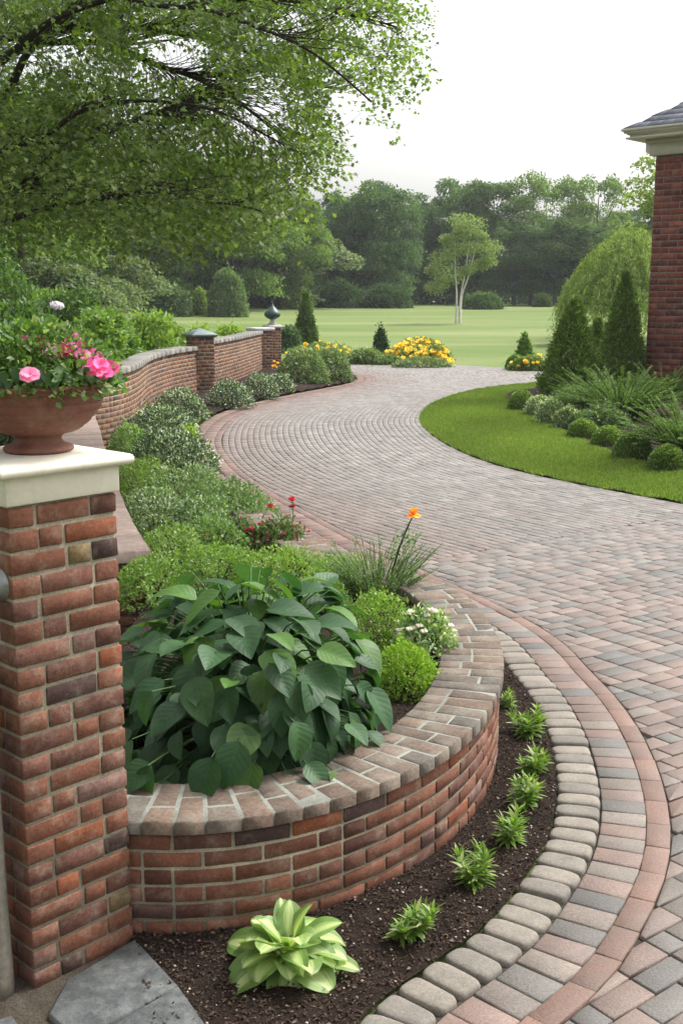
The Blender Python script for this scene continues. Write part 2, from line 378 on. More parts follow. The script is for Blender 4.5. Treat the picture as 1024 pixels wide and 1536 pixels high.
def dome_points(n,r,shape='dome',seed=1,amp=.16,shell=.28,kk=14):
    """points in the outer shell of a lumpy dome standing on z=0; r=(rx,ry,h)"""
    D=rdir(n); 
    if shape=='ball': D[:,2]=D[:,2]
    else: D[:,2]=np.abs(D[:,2])
    q=lumpy(D,16,amp,kk,seed)*(1-shell*rng.random(n)**1.6)
    if shape=='cone':
        z=rng.random(n)**.75; z=1-np.sqrt(1-np.clip(z,0,.999)) if False else rng.triangular(0,.12,1,n)
        a=rng.uniform(0,2*PI,n); rad=(1-z)**.85*(.35+.65*np.minimum(1,z/.1+.45)) 
        rad=np.minimum(rad,1)*(1+amp*np.sin(a*5+z*9+seed)*.5+amp*.6*np.sin(a*11-z*23))*(1-shell*rng.random(n)**1.6)
        P=np.stack([np.cos(a)*rad*r[0],np.sin(a)*rad*r[1],z*r[2]],1); Nn=norm(np.stack([np.cos(a),np.sin(a),np.full(n,.45)],1)); return P,Nn
    P=D*q[:,None]*np.array(r); 
    if shape=='ball': P[:,2]=P[:,2]*.5+r[2]*.5
    Nn=norm(D/np.array(r)); return P,Nn
def shrub(name,label,cat,c,r,n,ls,ca,cb,extra=None,p=0,shape='dome',mat=None,up=.6,rand=.8,ratio=.5,amp=.16,seed=None,group=None,stems=6,kk=14,shell=.3,flowers=None,bare=0):
    seed=int(rng.integers(1e6)) if seed is None else seed
    root=thing(name,c,label,cat,group); mb=MB()
    P,Nn=dome_points(n,r,shape,seed,amp,shell,kk)
    if amp>.05:
        nc=max(8,int(n/60)); cid=rng.integers(0,n,nc); near=rng.integers(0,nc,int(n*.30)); m_=rng.choice(n,len(near),replace=False)
        sp=rng.random(len(near))[:,None]; P[m_]=P[cid[near]]*(.92+.20*sp)+rng.normal(size=(len(near),3))*ls*.55; Nn[m_]=Nn[cid[near]]
        P[:,2]=np.maximum(P[:,2],.005)
    if bare: P[:,2]=P[:,2]*(1-bare)+r[2]*bare
    D=norm(Nn*.7+rdir(n)*rand+np.array([0,0,up*.5])); NN=norm(Nn*.5+rdir(n)*.5+np.array([0,0,up]))
    L=ls*rng.uniform(.65,1.3,n)
    diamonds(mb,P,D,NN,L,L*ratio,cols(n,ca,cb,extra,p))
    mb.build('foliage',mat or L_shrub,root)
    if stems:
        mb=MB()
        for i in range(stems):
            a=rng.uniform(0,2*PI); q=np.array([math.cos(a)*r[0]*.5,math.sin(a)*r[1]*.5,r[2]*.7])
            if shape=='cone': q=np.array([math.cos(a)*r[0]*.1,math.sin(a)*r[1]*.1,r[2]*.8])
            t=np.linspace(0,1,5)[:,None]; tube(mb,q*t*[1,1,1]+np.array([0,0,-.02])*(1-t),max(.006,r[2]*.015),.003,5,(.09,.06,.04))
        mb.build('stems',M_bark,root)
    if flowers: flowers(root,P,Nn)
    return root
def place(px,pb,pt,wpx,z0=0.0,ryf=1.0,front=True):
    """shrub whose front foot shows at pb and whose top shows at pt"""
    g=at(px,pb,z0); d=depth(g[1],z0); rx=wpx/2/F*d; ry=rx*ryf
    Y=g[1]+(ry*.75 if front else 0); X=(px-512)/F*depth(Y,z0); top=aty(px,pt,Y)[2]
    return (X,Y,z0),(rx,ry,max(.03,top-z0))
# ================================================================== SETTING
def lawn_h(x,y):
    s=min(max((y-45)/75,0),1); s=s*s*(3-2*s); r=.95*s+.6*s*min(max((-x-1)/14,0),1)
    return -.03+r
def sheet(name,xs,ys,hf,mat):
    X,Y=np.meshgrid(xs,ys,indexing='ij'); Z=np.vectorize(hf)(X,Y); V=np.stack([X,Y,Z],-1).reshape(-1,3); n,m=len(xs),len(ys)
    i,j=np.meshgrid(np.arange(n-1),np.arange(m-1),indexing='ij'); b=(i*m+j).ravel(); F=np.stack([b,b+m,b+m+1,b+1],1)
    mb=MB(); mb.add(V,F); return structure(mb.build(name,mat,smooth=True))
sheet('lawn',np.concatenate([[-900,-300,-120],np.linspace(-60,80,36),[140,300,900]]),np.concatenate([[-60,-20],np.linspace(0,160,60),[220,400,1200]]),lawn_h,M_lawn)
# curve along the garden bed side of the paving
E_px=[(640,1452),(718,1405),(741,1378),(784,1320),(815,1280),(831,1230),(835,1179),(824,1112),(800,1055),(759,1002)]
Ew=[(-.35,2.55),(.02,2.78)]+[tuple(at(*p)[:2]) for p in [(500,1545),(560,1503)]]+[tuple(at(*p)[:2]) for p in E_px]
Ew+= [(.93,6.7),(.72,7.35),(.35,8.15),(-.05,9.1),(-.5,10.2),(-1.0,11.5),(-1.45,12.8),(-1.85,14.3),(-2.18,16),(-2.32,17.7),(-2.27,20),(-1.78,22.3),(-.95,24.6),(-.1,26.6),(.35,28.2),(.3,29.8),(-.3,31),(-1.2,32)]
E=relax(smooth_path(Ew,.05),24); EP=Path(resample(E,.05))
EW=.19+.185+.095
# island edge (right hand lawn)
Rw=[(9.6,3.2),(6.6,7.3),(4.6,10.05),(3.6,11.45),(2.68,12.8),(2.02,14.1),(1.58,15.8),(1.36,18),(1.39,19.8),(1.82,22.3),(2.77,24.9),(3.9,26.6),(5.2,27.7),(7,28.6),(10,29.4),(16,30.2)]
R=relax(smooth_path(Rw,.05),30); RP=Path(resample(R,.05))      # travel away from the camera; drive lies on its left
EO=EP.offset(-EW)                                               # right of travel
drive_poly=np.concatenate([EO,[(-.6,34.6),(1.5,34.9),(3.4,34.6),(4.7,33.3),(6.5,33.6),(16,34.6)],R[::-1],[(9.6,-1),(-.35,-1)]])
drive_poly=drive_poly[::2] if False else drive_poly
ccw=area(drive_poly)>0
dp=resample(np.vstack([drive_poly,drive_poly[:1]]),.09)[:-1]
# joint sand under everything paved
sand=MB()
q=np.array([(-6,-2,-.0135),(20,-2,-.0135),(20,37,-.0135),(-6,37,-.0135)])
def flat(p,z): return lambda x,y: z
drive_full=np.concatenate([EP.offset(.0),[(-.6,34.6),(1.5,34.9),(3.4,34.6),(4.7,33.3),(6.5,33.6),(16,34.6)],R[::-1],[(9.6,-1),(-.35,-1)]])
region('joint_sand',resample(np.vstack([drive_full,drive_full[:1]]),.2)[:-1],.6,lambda x,y:-.0135,M_sand)
PINK=[(.185,.114,.092),(.200,.132,.108),(.160,.110,.094),(.215,.142,.114)]; GREY=[(.105,.110,.104),(.130,.128,.118),(.085,.093,.092)]; TAN=[(.195,.160,.130),(.175,.150,.125)]
def paver_col(x,y):
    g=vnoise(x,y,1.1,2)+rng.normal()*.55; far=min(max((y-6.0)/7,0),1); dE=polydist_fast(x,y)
    if rng.random()<.035: c=np.array((.22,.12,.085))
    elif g>.12: c=np.array(PINK[rng.integers(4)])
    elif g>-.22: c=np.array(TAN[rng.integers(2)])*.9
    else: c=np.array(GREY[rng.integers(3)])
    n=np.array((.250,.237,.220))*(1+.13*rng.normal())  # pale tone of reflected sky, put into the colour of distant pavers
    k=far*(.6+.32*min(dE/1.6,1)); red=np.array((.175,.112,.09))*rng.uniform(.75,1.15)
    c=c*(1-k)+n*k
    if dE<1.3 and y>9: w=(1-dE/1.3)*.75; c=c*(1-w)+red*w
    c=c*.68+np.array((.172,.132,.108))*.32
    m_=.93+.10*vnoise(x,y,.55,9)+.05*vnoise(x,y,2.1,3); c=c*.86+np.array((.158,.145,.13))*.14
    return c*m_*rng.uniform(.86,1.1)
EOs=EO[::8]
def polydist_fast(x,y): return float(np.hypot(EOs[:,0]-x,EOs[:,1]-y).min())
mb=MB(); nb=0
def try_brick(cell,rad=.14):
    global nb
    c=cell.mean(0)
    if c[1]<1.2 or c[0]>c[1]*.36+1.3 or c[1]>36: return
    o=clip_cell(dp,cell,rad,ccw)
    if not o: return
    col=paver_col(c[0],c[1]); z=rng.normal()*.0012+.004*vnoise(c[0],c[1],1.3,5)
    prism(mb,o,-.03,z,.0028+.0006*rng.random(),.005,col,0,rng.normal(size=2)*.006); nb+=1
sT=RP.s[np.argmin(np.abs(RP.P[:,1]-11.2)+np.abs(RP.P[:,0]-3.8))]
# near zone: bricks across the direction of travel
pw,pl=.104,.208
ns=int(sT/pw)
for i in range(ns):
    s0=i*sT/ns; s1=(i+1)*sT/ns
    t=-(i%2)*pl/2+rng.normal()*.004
    while t<8.5:
        w=pl if rng.random()<.8 else pl/2
        wv=lambda s,t: .035*math.sin(t*1.7+s*.6)*min(max((sT-s)/1.5,0),1)
        cell=np.array([RP.at(s0+wv(s0,t),max(t,0)),RP.at(s1+wv(s1,t),max(t,0)),RP.at(s1+wv(s1,t+w),t+w),RP.at(s0+wv(s0,t+w),t+w)])
        if t+w>.02: try_brick(cell)
        t+=w
# far zone: bricks follow the curve
P0=RP.P; 
k=0; t=0.0
sub=RP.s>=sT-1e-6
pw,pl=.092,.184
while t<9.5:
    A=np.vstack([RP.at(sT,t),(RP.P+RP.N*t)[RP.s>sT+.01]]); B=np.vstack([RP.at(sT,t+pw),(RP.P+RP.N*(t+pw))[RP.s>sT+.01]]); sa=arclen(A); u=-(k%2)*pl/2+rng.normal()*.03
    while u<sa[-1]:
        w=pl*(1 if rng.random()<.88 else .5)
        q=[max(u,0),u+w]; ja=[np.array([np.interp(v,sa,A[:,0]),np.interp(v,sa,A[:,1])]) for v in q]; jb=[np.array([np.interp(v,sa,B[:,0]),np.interp(v,sa,B[:,1])]) for v in q]
        if u+w>.03: try_brick(np.array([ja[0],ja[1],jb[1],jb[0]]))
        u+=w
    t+=pw; k+=1
structure(mb.build('drive',M_paver)); print('pavers',nb)
# edging rows
def row(name,off0,off1,blen,s0,s1,colf,mat,bev,z,gap,sub=None):
    mb=MB(); s=s0
    mid=(off0+off1)/2
    while s<s1:
        # width at the middle of the row
        a=EP.at(s,-mid);b=EP.at(min(s+.05,EP.L),-mid); f=max(.3,np.linalg.norm(b-a)/.05); ds=blen*rng.uniform(.94,1.06)/f
        e=min(s+ds,EP.L-.001)
        P=np.array([EP.at(s,-off0),EP.at(s,-off1),EP.at(e,-off1),EP.at(e,-off0)])
        if bev>.01:   # tumbled cobble: rounded corners and pillowed top
            cobble(mb,P,z+rng.normal()*.003,bev,gap,colf(P.mean(0)))
        else: prism(mb,P,-.03,z+rng.normal()*.0012,gap,bev,colf(P.mean(0)),0,rng.normal(size=2)*.008)
        s=e
        if ds<1e-4 or e>=EP.L-.01: break
    return structure(mb.build(name,mat,smooth=bev>.01))
def cobble(mb,P,z,bev,gap,col):
    c=P.mean(0); ux=P[1]-P[0]; uy=P[3]-P[0]
    n=5; V=[];  th=np.arange(28)/28*2*PI
    rings=[(1.0,-.05),(1.0,-.024),(.985,-.012),(.94,-.004),(.85,0),(.6,.003),(.3,.004)]
    sx=1-gap*2/np.linalg.norm(ux); sy=1-gap*2/np.linalg.norm(uy); p=4.2
    cu=np.sign(np.cos(th))*np.abs(np.cos(th))**(2/p); su=np.sign(np.sin(th))*np.abs(np.sin(th))**(2/p)
    wob=1+.02*np.sin(th*3+rng.uniform(0,6))+.012*np.sin(th*5+rng.uniform(0,6))
    tl=rng.normal(size=2)*.012
    for s_,dz in rings:
        # bilinear in the quad
        a=.5+.5*cu*sx*s_*wob; b=.5+.5*su*sy*s_*wob
        Q=(1-a)[:,None]*(1-b)[:,None]*P[0]+a[:,None]*(1-b)[:,None]*P[1]+a[:,None]*b[:,None]*P[2]+(1-a)[:,None]*b[:,None]*P[3]
        V.append(np.c_[Q,z+dz+((Q-c)@tl)])
    V=np.concatenate(V); m=28; F=[]
    for k in range(len(rings)-1):
        for i in range(m): j=(i+1)%m; F.append([k*m+i,k*m+j,(k+1)*m+j,(k+1)*m+i])
    F.append([(len(rings)-1)*m+i for i in range(m)]); F=[f[::-1] for f in F] if np.cross(ux,uy)<0 else F
    mb.add(V,F,col)
COB=[(.200,.176,.145),(.180,.16,.135),(.215,.19,.158),(.165,.148,.126)]
RED=[(.18,.10,.078),(.155,.092,.074),(.195,.118,.093)]
farred=lambda p: np.array(RED[rng.integers(3)])*rng.uniform(.7,1.05)
def cob_col(p): return np.array(COB[rng.integers(4)])*rng.uniform(.88,1.08) if p[1]<8 else farred(p)*.8+np.array((.06,.05,.04))
def mid_col(p):
    if p[1]>8: return farred(p)
    r=rng.random(); return .72*np.array(PINK[rng.integers(4)] if r<.5 else GREY[rng.integers(3)] if r<.75 else TAN[rng.integers(2)])*rng.uniform(.75,1.1)+np.array((.05,.037,.03))
def thin_col(p): return np.array((.185,.108,.080))*rng.uniform(.75,1.1) if p[1]<8 else farred(p)
row('cobble_edging',0,.19,.112,.0,EP.L,cob_col,M_cobble,.02,.012,.003)
row('paver_border',.19,.375,.118,.0,EP.L,mid_col,M_paver,.006,.002,.0025)
row('paver_border',.375,.47,.215,.0,EP.L,thin_col,M_paver,.004,.0,.001)
# ------------------------------------------------------------------ raised planter wall and bed
cop_px=[(193,1236),(300,1240),(392,1229),(470,1212),(530,1196),(586,1174),(643,1145),(700,1108),(738,1062),(757,1015),(755,970),(737,935),(710,900),(684,880),(653,867)]
CW=[(-.98,3.52)]+[tuple(at(x,y,.42)[:2]) for x,y in cop_px]+[(.21,7.1),(-.13,7.8),(-.42,8.5),(-.62,9.1)]
cw=relax(smooth_path(CW,.04),50); CP=Path(resample(cw,.04))     # travel: inside lies on the left
def brick_cols(n=None):
    r=rng.random()
    if r<.02: c=(.23,.075,.035)
    elif r<.06: c=(.075,.042,.036)
    elif r<.36: c=(.135,.058,.040)
    elif r<.42: c=(.16,.085,.07)
    elif r<.435: c=(.2,.14,.07)
    else: c=(.178,.070,.041)
    return np.array(c)*rng.uniform(.8,1.15)
MORT=(.31,.275,.20)
def wall_run(mb,path,side,z0,courses,ch,bl,s0,s1,thick=.22,mort=.010,proud=.006,zf=None,colf=brick_cols,end_rake=0,core=True,depthb=.09,chm=.004,jit=.0012):
    """bricks laid along a plan path; side=+1: face on the right of travel"""
    for c in range(courses):
        z=z0+c*ch; s=s0-(c%2)*bl/2; half=False; rk=end_rake*(c/courses)
        while s<s1:
            a=max(s,s0+rk); b=min(s+bl,s1)
            if half: b=min(a+bl*.5,s1); half=False
            elif rng.random()<.12 and b-a>bl*.9: b=a+bl*.5; half=True
            if b-a>.03:
                for face in (0,1):
                    off=(-proud if face==0 else thick+proud)*side
                    p=path.at(a,off);q=path.at(b,off); t=(q-p); L=np.linalg.norm(t)
                    if L<.02: continue
                    t/=L; n=np.array([t[1],-t[0]])*side*(1 if face==0 else -1)
                    cc=(p+q)/2-n*depthb/2
                    dz=zf((a+b)/2) if zf else 0
                    brick3(mb,np.array([cc[0],cc[1],z+ch/2+dz]),np.array([t[0],t[1],0]),np.array([n[0],n[1],0]),Z3,L-mort,depthb,ch-mort,chm,colf(),0,jit)
            s=b if b>s+1e-6 else s+bl
    if core:
        ss=np.arange(s0,s1+.04,.08); ss=ss[ss<=s1]; A=np.array([path.at(s,.0) for s in ss]); B=np.array([path.at(s,thick*side) for s in ss]); k=len(ss)
        zt=z0+courses*ch-.002; D=np.array([zf(s) for s in ss]) if zf else np.zeros(k)
        V=np.concatenate([np.c_[A,z0-.05+D],np.c_[A,zt+D],np.c_[B,zt+D],np.c_[B,z0-.05+D]]); F=[]
        for r_ in range(4):
            for i in range(k-1):
                a=r_*k+i;b=((r_+1)%4)*k+i; F.append([a,a+1,b+1,b])
        F.append([0,k,2*k,3*k]); F.append([k-1,2*k-1,3*k-1,4*k-1][::-1]); mb.add(V,F,MORT,1)
pw_root=thing('planter_wall',(0,4.5,0),'low curved red brick retaining wall holding up the near garden bed','wall')
face=Path(CP.offset(.028))
mb=MB(); wall_run(mb,face,1,-.075,7,.0635,.205,.0,face.L,thick=.25,proud=.008,mort=.0125,chm=.0028)
wall_o=mb.build('wall',[M_brick,M_mortar],pw_root,loc=(0,4.5,0))
# brick coping
CC=[(.150,.108,.082),(.132,.096,.074),(.142,.114,.090),(.162,.112,.082),(.118,.100,.084),(.170,.130,.100)]
mb=MB(); s=0.0; k=0; cz0,cz1=.376,.425
while s<CP.L-.1:
    ds=.103*rng.uniform(.93,1.07)/max(.6,np.linalg.norm(CP.at(s+.04,.1)-CP.at(s,.1))/.04); e=min(s+ds,CP.L)
    split=.31*(.36 if k%2 else .62)*rng.uniform(.93,1.07) if s<2.0 else .31*rng.choice([.33,.5,.66])
    segs=[(0,split),(split,.31)] if rng.random()<.9 else [(0,.31)]
    for a,b in segs:
        P=np.array([CP.at(s,a),CP.at(e,a),CP.at(e,b),CP.at(s,b)]); n=P.mean(0)
        prism(mb,P,cz0,cz1+rng.normal()*.0012,.0030,.008,np.array(CC[rng.integers(6)])*rng.uniform(.85,1.15),0,rng.normal(size=2)*.01)
    s=e; k+=1
ss=np.arange(0,CP.L,.06); k=len(ss); A=np.array([CP.at(s,.009) for s in ss]); B=np.array([CP.at(s,.301) for s in ss])
V=np.concatenate([np.c_[A,np.full(k,cz0+.004)],np.c_[A,np.full(k,cz1-.0035)],np.c_[B,np.full(k,cz1-.0035)],np.c_[B,np.full(k,cz0+.004)]]); Fc=[]
for r_ in range(4):
    for i in range(k-1): a=r_*k+i;b=((r_+1)%4)*k+i; Fc.append([a,a+1,b+1,b])
Fc.append([0,k,2*k,3*k]); Fc.append([k-1,2*k-1,3*k-1,4*k-1]); mb.add(V,Fc,(.24,.245,.21),1)
mb.build('coping',[M_coping,M_copmortar],pw_root,loc=(0,4.5,0))
# ground of the bed behind the wall
def bed_h(x,y):
    s=min(max((y-6.2)/5.5,0),1); s=s*s*(3-2*s)
    d=min(polyE(x,y)/.9,1)
    base=.335*(1-s)+(.03+.13*d)*s
    return base+.012*vnoise(x,y,3.1,1)+.006*vnoise(x,y,11,4)
EPs=EP.P[::10]
def polyE(x,y): return float(np.hypot(EPs[:,0]-x,EPs[:,1]-y).min())
inner=CP.offset(.28); 
i_end=np.argmin(np.hypot(EP.P[:,0]+.72,EP.P[:,1]-10.3))
bed_poly=np.concatenate([inner[8:],EP.P[i_end:],[(-2.3,31),(-3,24),(-3.35,20),(-3.25,16.4),(-2.9,13.5),(-2.5,11.7),(-1.62,8.1),(-1.15,6.7),(-1.2,4.2)]])
region('planting_bed',resample(np.vstack([bed_poly,bed_poly[:1]]),.15)[:-1],.12,bed_h,M_mulch)
# narrow bed at the wall foot
strip=np.concatenate([CP.offset(.06)[::-1][60:],[(-.72,3.5),(-.6,3.1),(-.42,2.5)],EP.P[:int(np.argmin(np.hypot(EP.P[:,0]-.2,EP.P[:,1]-8.5)))]])
def strip_h(x,y): return .004+.009*vnoise(x,y,6,3)+.005*vnoise(x,y,17,6)
region('flower_strip',resample(np.vstack([strip,strip[:1]]),.1)[:-1],.05,strip_h,M_mulch)
# chips of mulch
def in_poly_pts(poly,n,lo,hi):
    P=[]; 
    while len(P)<n:
        q=rng.uniform(lo,hi)
        if inside(poly,q): P.append(q)
    return np.array(P)
mb=MB()
st2=resample(np.vstack([strip,strip[:1]]),.1)[:-1]; bp2=resample(np.vstack([bed_poly,bed_poly[:1]]),.2)[:-1]
def chips(P,hf,size):
    n=len(P); Z=np.array([hf(*p) for p in P])+rng.uniform(.0,.006,n); D=rdir(n)*[1,1,.3]; 
    c=cols(n,(.02,.012,.008),(.075,.05,.036),(.17,.12,.09),.07); L=size*rng.uniform(.4,1.5,n)
    diamonds(mb,np.c_[P,Z],D,norm(rdir(n)*.5+Z3),L,L*rng.uniform(.3,.7,n),c,.3)
chips(in_poly_pts(st2,15000,(-.75,2.4),(1.1,7.0)),strip_h,.014)
chips(in_poly_pts(bp2,9000,(-1.2,3.6),(.9,7)),bed_h,.016)
stuff(mb.build('mulch',hard_mat('mulch_chips',.9,50,.3,.3,.003,.15)),'dark brown shredded bark mulch covering the beds around the low wall','mulch')
mb=MB(); P=in_poly_pts(st2,260,(-.75,2.4),(1.1,7.0))
for p in P:
    r=rng.uniform(.002,.0065); lathe(mb,[(r*.6,-r*.5),(r,0),(r*.6,r*.5)],(p[0],p[1],strip_h(*p)+r*.5),5,np.array((.36,.32,.28))*rng.uniform(.5,1.2))
stuff(mb.build('pebbles',M_cobble),'tiny pale pebbles and grit lying in the mulch strip','pebbles')
# bluestone path at the lower left
mb=MB()
def slab(px,z=.014):
    prism(mb,[at(x,y)[:2] for x,y in px],-.04,z,.003,.006,(.5,.5,.5))
slab([(203,1412),(268,1482),(120,1568),(72,1526),(100,1475)]); slab([(268,1482),(312,1545),(250,1640),(105,1620),(125,1568)])
slab([(-70,1560),(18,1526),(62,1580),(20,1640)]); slab([(-150,1640),(0,1640),(20,1700),(-150,1700)])
structure(mb.build('path',M_slate))
gm=ground_mat('gravel_soil',[(.3,(.07,.055,.04)),(.7,(.13,.11,.085))],12,fine=120,fine_amt=.6,bump=1,bdist=.02)
region('gravel_ground',[(-4,1.2),(-.42,1.2),(-.55,3.2),(-.8,3.8),(-2,4.4),(-4,4.4)],.2,lambda x,y:-.008+.006*vnoise(x,y,7),gm)
# left garden soil
region('garden_soil',[(-2.4,4.4),(-1.4,6.3),(-1.7,8),(-3.4,15),(-3.8,20),(-3.4,24),(-2.7,31),(-30,31),(-30,4.4)],.8,lambda x,y:.03+.04*vnoise(x,y,.7),M_mulch)
# ------------------------------------------------------------------ brick pillar
def lay_pier(mb,c,W,z0,z1,rz,ch=.070,bw=.095,mort=.0125,proud=.0,colf=brick_cols,jit=.0016,chm=.0035):
    ax=np.array([math.cos(rz),math.sin(rz),0]); ay=np.array([-math.sin(rz),math.cos(rz),0]); n=int(round((z1-z0)/ch)); ch=(z1-z0)/n
    for k in range(n):
        z=z0+(k+.5)*ch; fl=k%2
        for q in range(4):
            a=q*PI/2; u=ax*math.cos(a)+ay*math.sin(a); v=-ax*math.sin(a)+ay*math.cos(a); out=-v
            run=W-bw; x0=-W/2 if fl else -W/2+bw
            full=min(.2,run*.68); lens=[full,run-full] if (k//2+q)%2 else [run-full,full]
            if W<.3: lens=[run]
            x=x0
            for L in lens:
                xa=x+(0 if abs(x+W/2)<1e-6 else mort/2); xb=x+L-(0 if abs(x+L-W/2)<1e-6 else mort/2)
                cc=np.array([c[0],c[1],z])+u*(xa+xb)/2+out*(W/2-bw/2)
                # butt joints
                brick3(mb,cc,u,v,Z3,xb-xa,bw,ch-mort,chm,colf(),0,jit); x+=L
    w=W-.010; zz=(z0+z1)/2; box(mb,(c[0],c[1],zz),(w,w,z1-z0-.004),MORT,1,rz,.003)
A=at(53,1481); B=at(200,1407); dirv=(B-A)[:2]; PWD=float(np.linalg.norm(dirv)); rz=math.atan2(dirv[1],dirv[0]); nrm=np.array([-dirv[1],dirv[0]])/PWD
PC=(A[:2]+B[:2])/2+nrm*PWD/2; PT=1.54
pr=thing('brick_pillar',(PC[0],PC[1],0),'tall square red brick pillar with cream stone cap at the left, bearing the flower urn','pillar')
mb=MB(); lay_pier(mb,PC,PWD,-.02,PT,rz)
mb.build('shaft',[M_brick,M_mortar],pr,loc=(PC[0],PC[1],0))
# cap: block + bullnosed slab
mb=MB()
def sq_lathe(mb,prof,c,rz,col=(.5,.5,.5),mi=0,cr=.012):
    # square section rings with slightly rounded corners
    V=[]; m=None
    for r,z in prof:
        pts=[]
        for q in range(4):
            a0=q*PI/2+PI/4
            cx,cy=(r-cr)*math.copysign(1,math.cos(a0)),(r-cr)*math.copysign(1,math.sin(a0))
            for j in range(4):
                a=q*PI/2+j/3*PI/2; pts.append((cx+cr*math.cos(a),cy+cr*math.sin(a)))
        P=np.array(pts); P=np.stack([P[:,0]*math.cos(rz)-P[:,1]*math.sin(rz),P[:,0]*math.sin(rz)+P[:,1]*math.cos(rz)],1)
        m=len(P); V.append(np.c_[P+np.asarray(c[:2]),np.full(m,c[2]+z)])
    F=[]
    for k in range(len(prof)-1):
        for i in range(m): j=(i+1)%m; F.append([k*m+i,k*m+j,(k+1)*m+j,(k+1)*m+i])
    F.append(list(range(m))[::-1]); F.append([(len(prof)-1)*m+i for i in range(m)]); mb.add(np.concatenate(V),F,col,mi)
h=PWD/2
sq_lathe(mb,[(h+.006,.001),(h+.009,.005),(h+.009,.082),(h+.009,.084)],(PC[0],PC[1],PT),rz,cr=.004)
bn=[(h+.009+.0,.0845)]+[(h+.032+.014*math.cos(a),.103+.0165*math.sin(a)) for a in np.linspace(-PI/2,PI/2,9)]+[(h+.0,.123),(h-.06,.1245)]
sq_lathe(mb,bn,(PC[0],PC[1],PT),rz,cr=.008)
cap=mb.build('cap',M_cream,pr,loc=(PC[0],PC[1],0))
CAPZ=PT+.1245
# round metal fitting on the left face
lf=np.array([math.cos(rz+PI),math.sin(rz+PI)]); 
ctr=A[:2]+nrm*.065; mb=MB(); o3=np.array([lf[0],lf[1],0]); base=np.array([ctr[0],ctr[1],1.30])
t=np.array([0,.004,.012,.05,.056,.06]); tube(mb,base+o3*t[:,None],0,0,20,rr=np.array([.050,.050,.037,.037,.031,.012]))
mb.build('metal_fitting',M_metal,pr,loc=(PC[0],PC[1],0),smooth=False)
mb=MB(); pc=(-1.088,3.19,0); lathe(mb,[(.062,-.02),(.06,.05),(.055,.3),(.054,.7),(.052,1.02),(.045,1.045),(.02,1.055)],pc,24)
tag(mb.build('round_post',M_post,loc=pc,smooth=True),'weathered grey-brown round post standing beside the tall brick pillar at the left edge','post')
# ------------------------------------------------------------------ urn and its flowers
UC=np.array([(70-512)/F*3.62,PC[1]+.03,CAPZ])
mb=MB(); prof=[(.0,0),(.100,0),(.108,.006),(.108,.014),(.100,.020),(.080,.027),(.072,.036),(.072,.046),(.080,.054),(.112,.062)]
bowl=[(.112,.062),(.128,.098),(.134,.100),(.136,.104),(.134,.108),(.146,.122),(.151,.124),(.153,.128),(.151,.132),(.160,.146),(.164,.149),(.165,.153),(.163,.157),(.170,.172),(.176,.190),(.183,.196),(.185,.203),(.182,.209),(.172,.210),(.165,.2),(.15,.16),(.0,.15)]
tt_=np.linspace(0,1,60); bowl=[(.112+.094*math.sin(t_*PI/2)**.9+.0055*abs(math.sin(PI*5.5*t_))**.6*min(1,t_*6),.062+.135*t_**1.15) for t_ in tt_]+[(.214,.199),(.217,.205),(.214,.211),(.203,.212),(.19,.2),(.17,.16),(.0,.15)]; _=[(r_*(1.0+.10*min(max((z_-.09)/.05,0),1)),z_-(.012 if z_>.07 else 0)) for r_,z_ in bowl]; lathe(mb,prof[1:]+bowl[1:],UC,48)
urn=mb.build('urn',M_terra,loc=tuple(UC),smooth=True); tag(urn,'ribbed terracotta urn standing on the cream cap of the tall brick pillar','urn')
uf=thing('urn_flowers',tuple(UC+[0,0,.20]),'leafy green bedding plant with pink blooms filling the terracotta urn','plant')
mb=MB(); n=4200; P,Nn=dome_points(n,(.265,.23,.20),'dome',11,.14,.5)
P[:,2]+=-.0; low=P[:,2]<.05; P[low,2]-=rng.uniform(0,.03,low.sum()); D=norm(Nn+rdir(n)*.7); NN=norm(Nn+rdir(n)*.5+[0,0,.6]); L=rng.uniform(.014,.034,n)
diamonds(mb,P,D,NN,L,L*.62,cols(n,(.04,.09,.02),(.10,.18,.04),(.26,.32,.13),.14))
n=110; a=rng.uniform(-PI,PI,n); P=np.stack([np.cos(a)*.19,np.sin(a)*.18,rng.uniform(.03,.08,n)],1); D=norm(np.stack([np.cos(a),np.sin(a),rng.uniform(-1.4,-.4,n)],1)); 
blades(mb,P,D,norm(np.stack([np.cos(a),np.sin(a),np.full(n,.8)],1)),rng.uniform(.05,.075,n),rng.uniform(.035,.05,n),cols(n,(.05,.11,.04),(.08,.16,.05)),rng.uniform(.2,.8,n),nt=4)
mb.build('foliage',L_shrub,uf)
def flower(parent,c,n_,r,col,col2=None,petals=6,name='flower',nn=(0,-.4,1),layers=3):
    mb=MB(); c=np.array(c,float); nv=norm(np.array(nn,float)); a1=norm(np.cross(nv,[.3,.9,.1])); a2=np.cross(nv,a1)
    for l in range(layers):
        k=petals+(0 if l else 1); a=np.arange(k)/k*2*PI+l*.5+rng.uniform(-.1,.1,k); up=.15+l*.75
        D=norm(np.cos(a)[:,None]*a1+np.sin(a)[:,None]*a2+nv*up); N2=norm(nv-D*.2+rdir(k)*.1)
        cc=cols(k,col,col2 or col,v=.12); Lr=np.full(k,r*(1-.2*l))*rng.uniform(.9,1.1,k)
        blades(mb,np.repeat(c[None],k,0),D,N2,Lr,Lr*1.05,cc,rng.uniform(.1,.7,k),fold=.1,nt=4,prof=lambda t: np.sin(PI*np.clip(t*.92,0,1))**.6+.02,wave=.06)
    return mb.build(name,L_pet,parent,smooth=True)
pk=(.62,.13,.33); pk2=(.74,.30,.50); hot=(.72,.10,.32)
